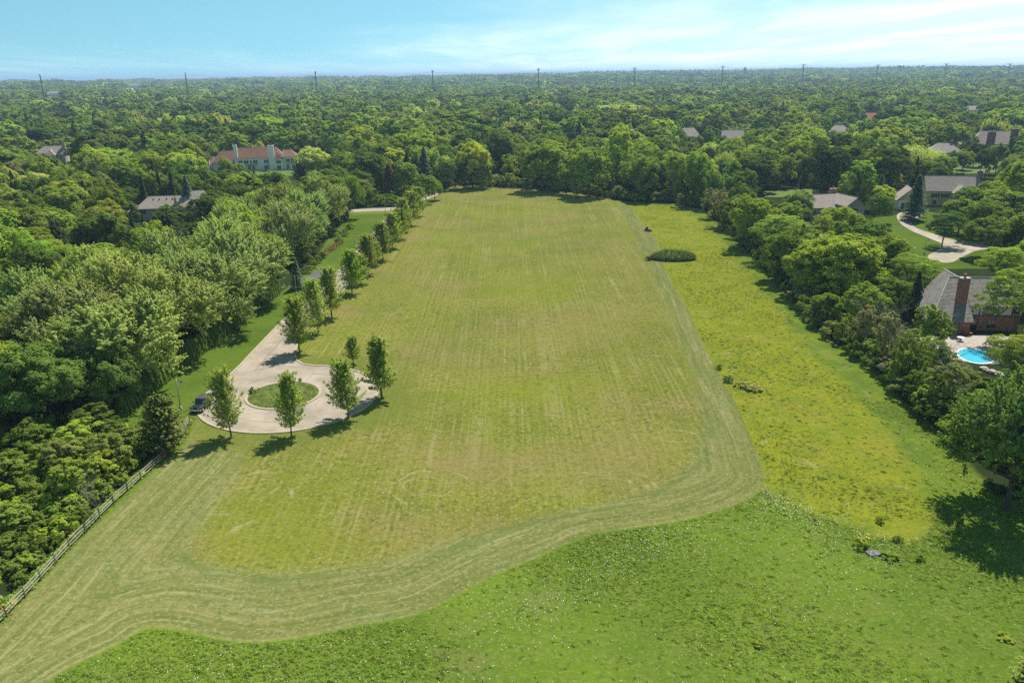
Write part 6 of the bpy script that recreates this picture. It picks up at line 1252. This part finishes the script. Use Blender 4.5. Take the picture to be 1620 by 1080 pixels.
# white flower heads, thickest along the cut edge
x, y = rnd(120000, -50, 60, 46, 100); sdm_, sdy_, sdo_ = sdist(MOWN, x, y), sdist(YELLOW, x, y), sdist(OPEN, x, y)
tip = np.exp(-(np.hypot(x - 33, y - 80) / 9.5) ** 2) + .40 * np.exp(-((sdm_ + 4) / 5) ** 2) + .12
k = (sdm_ < -.4) & (sdy_ < .5) & (sdo_ > 1) & (g.random(len(x)) < tip * (.15 + nzf(x * 1.3, y * 1.1) ** 2) * .40); x, y = x[k], y[k]; n = len(x)
z = g.uniform(.22, .42, n); s = g.uniform(.020, .042, n); th = np.arange(6) * PI / 3
V = np.stack([x[:, None] + s[:, None] * np.cos(th), y[:, None] + s[:, None] * np.sin(th), z[:, None] + g.normal(0, .012, (n, 6))], -1).reshape(-1, 3)
MAT['petal'] = simple('white_petal', (.74, .74, .68), .8, .05, 5)
o = link(bpy.data.objects.new('white_wildflowers', np_mesh('white_wildflowers', V, np.arange(6 * n).reshape(n, 6), MAT['petal']))); tag(o, 'tiny white wildflowers sprinkled over the green meadow', 'wildflowers', kind='stuff')
fi = g.integers(0, len(pts) - 1, 1500); ff = g.random(1500); PTS = np.array(pts); fxx = PTS[fi] * (1 - ff[:, None]) + PTS[fi + 1] * ff[:, None]
o = place_tufts('fence_weeds', 'tall weeds growing along the foot of the rail fence', 'weeds', fxx[:, 0] + g.normal(-.85, .32, 1500), fxx[:, 1] + g.normal(0, .3, 1500), [(.24, .36, .06), (.20, .31, .05), (.26, .36, .07)], (.6, 1.5), .14, 0.0)
# clumps of weeds that stand out
for px, py, h, r, c_, lb in [(1152, 604, 1.1, .8, 'blue', 'pale blue-green weed clump at the right edge of the cut'), (1138, 583, .9, .7, 'fresh', 'green weed clump at the right edge of the cut, farther one'), (1176, 612, .9, 1.3, 'pale', 'long grey-green weed clump in the yellow strip, left part'), (1192, 617, .9, 1.3, 'pale', 'long grey-green weed clump in the yellow strip, right part'), (1200, 1020, .4, .55, 'bright', 'single bright weed clump in the foreground meadow'), (1362, 866, .9, .9, 'bright', 'tall weed clump left of the grey drain slab'), (1408, 882, .7, .9, 'fresh', 'weed clump right of the grey drain slab'), (1455, 886, .6, .5, 'mid', 'small weed clump farther right of the drain slab'),
        (1392, 826, .6, .5, 'mid', 'small green weed at the lower end of the yellow strip'), (1420, 855, .6, .5, 'mid', 'small green weed below the yellow strip'), (399, 622, 1.0, .6, 'mid', 'weed clump at the left edge of the island'), (475, 604, .7, .35, 'mid', 'small weed at the top of the island'), (1026, 412, 1.2, 1.0, 'dark', 'dark bush at the left tip of the cattails'), (1590, 1010, .35, .8, 'bright', 'leafy weed above the dark bush at lower right')]:
    x, y = at(px, py); o = tree('shrub', x, y, h, r, c_, lb, 'weed clumps in the grass', name='weed_clump'); o['category'] = 'weed'
x, y = at(1646, 1092); tree('cedar', x, y, 3.6, 2.3, 'olive', 'dark bush cut off by the lower right corner', name='bush')
# yellow flowers beside the slab, concrete drain slab in the meadow
for q_, (px, py, nn, cc, lb) in enumerate([(1368, 858, 26, (.50, .38, .05), 'yellow flowers beside the grey drain slab'), (18, 968, 14, (.55, .22, .04), 'orange lilies at the foot of the rail fence')]):
    x, y = at(px, py); n = nn; xx = x + g.normal(0, .6, n); yy = y + g.normal(0, .5, n); zz = g.uniform(.7, 1.15, n); s = g.uniform(.05, .1, n)
    V = np.stack([xx[:, None] + s[:, None] * np.cos(th), yy[:, None] + s[:, None] * np.sin(th), np.repeat(zz[:, None], 6, 1)], -1).reshape(-1, 3); mt = simple('petal', cc, .8, .1, 5); tag(link(bpy.data.objects.new('flowers', np_mesh('flowers', V, np.arange(6 * n).reshape(n, 6), mt))), lb, 'flowers', kind='stuff')
MAT['slab'] = simple('grey_slab', (.13, .125, .13), .9, .2, 2)
x, y = at(1381, 876); o = empty('drain_slab', (x, y, 0), .2); tag(o, 'grey concrete drain slab half hidden in the meadow weeds', 'drain'); MB().box(-.65, .65, -.5, .5, -.1, .2).build('slab', MAT['slab'], o, bevel=.03); MB().box(-.12, -.05, -.45, .45, .201, .21).build('slot', MAT['tyre'], o)

# ------------------------------------------------------------------ air
m = bpy.data.materials.new('air'); m.use_nodes = True; t = NT(m.node_tree); t.n.clear(); out = t.n.new('ShaderNodeOutputMaterial')
pv = t.n.new('ShaderNodeVolumePrincipled'); pv.inputs['Color'].default_value = (.50, .72, 1.0, 1); pv.inputs['Density'].default_value = HAZE; pv.inputs['Anisotropy'].default_value = .2; t.l.new(pv.outputs[0], out.inputs['Volume'])
hz = MB(); hz.box(-61000, 61000, -400, 33000, -6, 90); o = hz.build('haze', m); tag(o, kind='stuff')
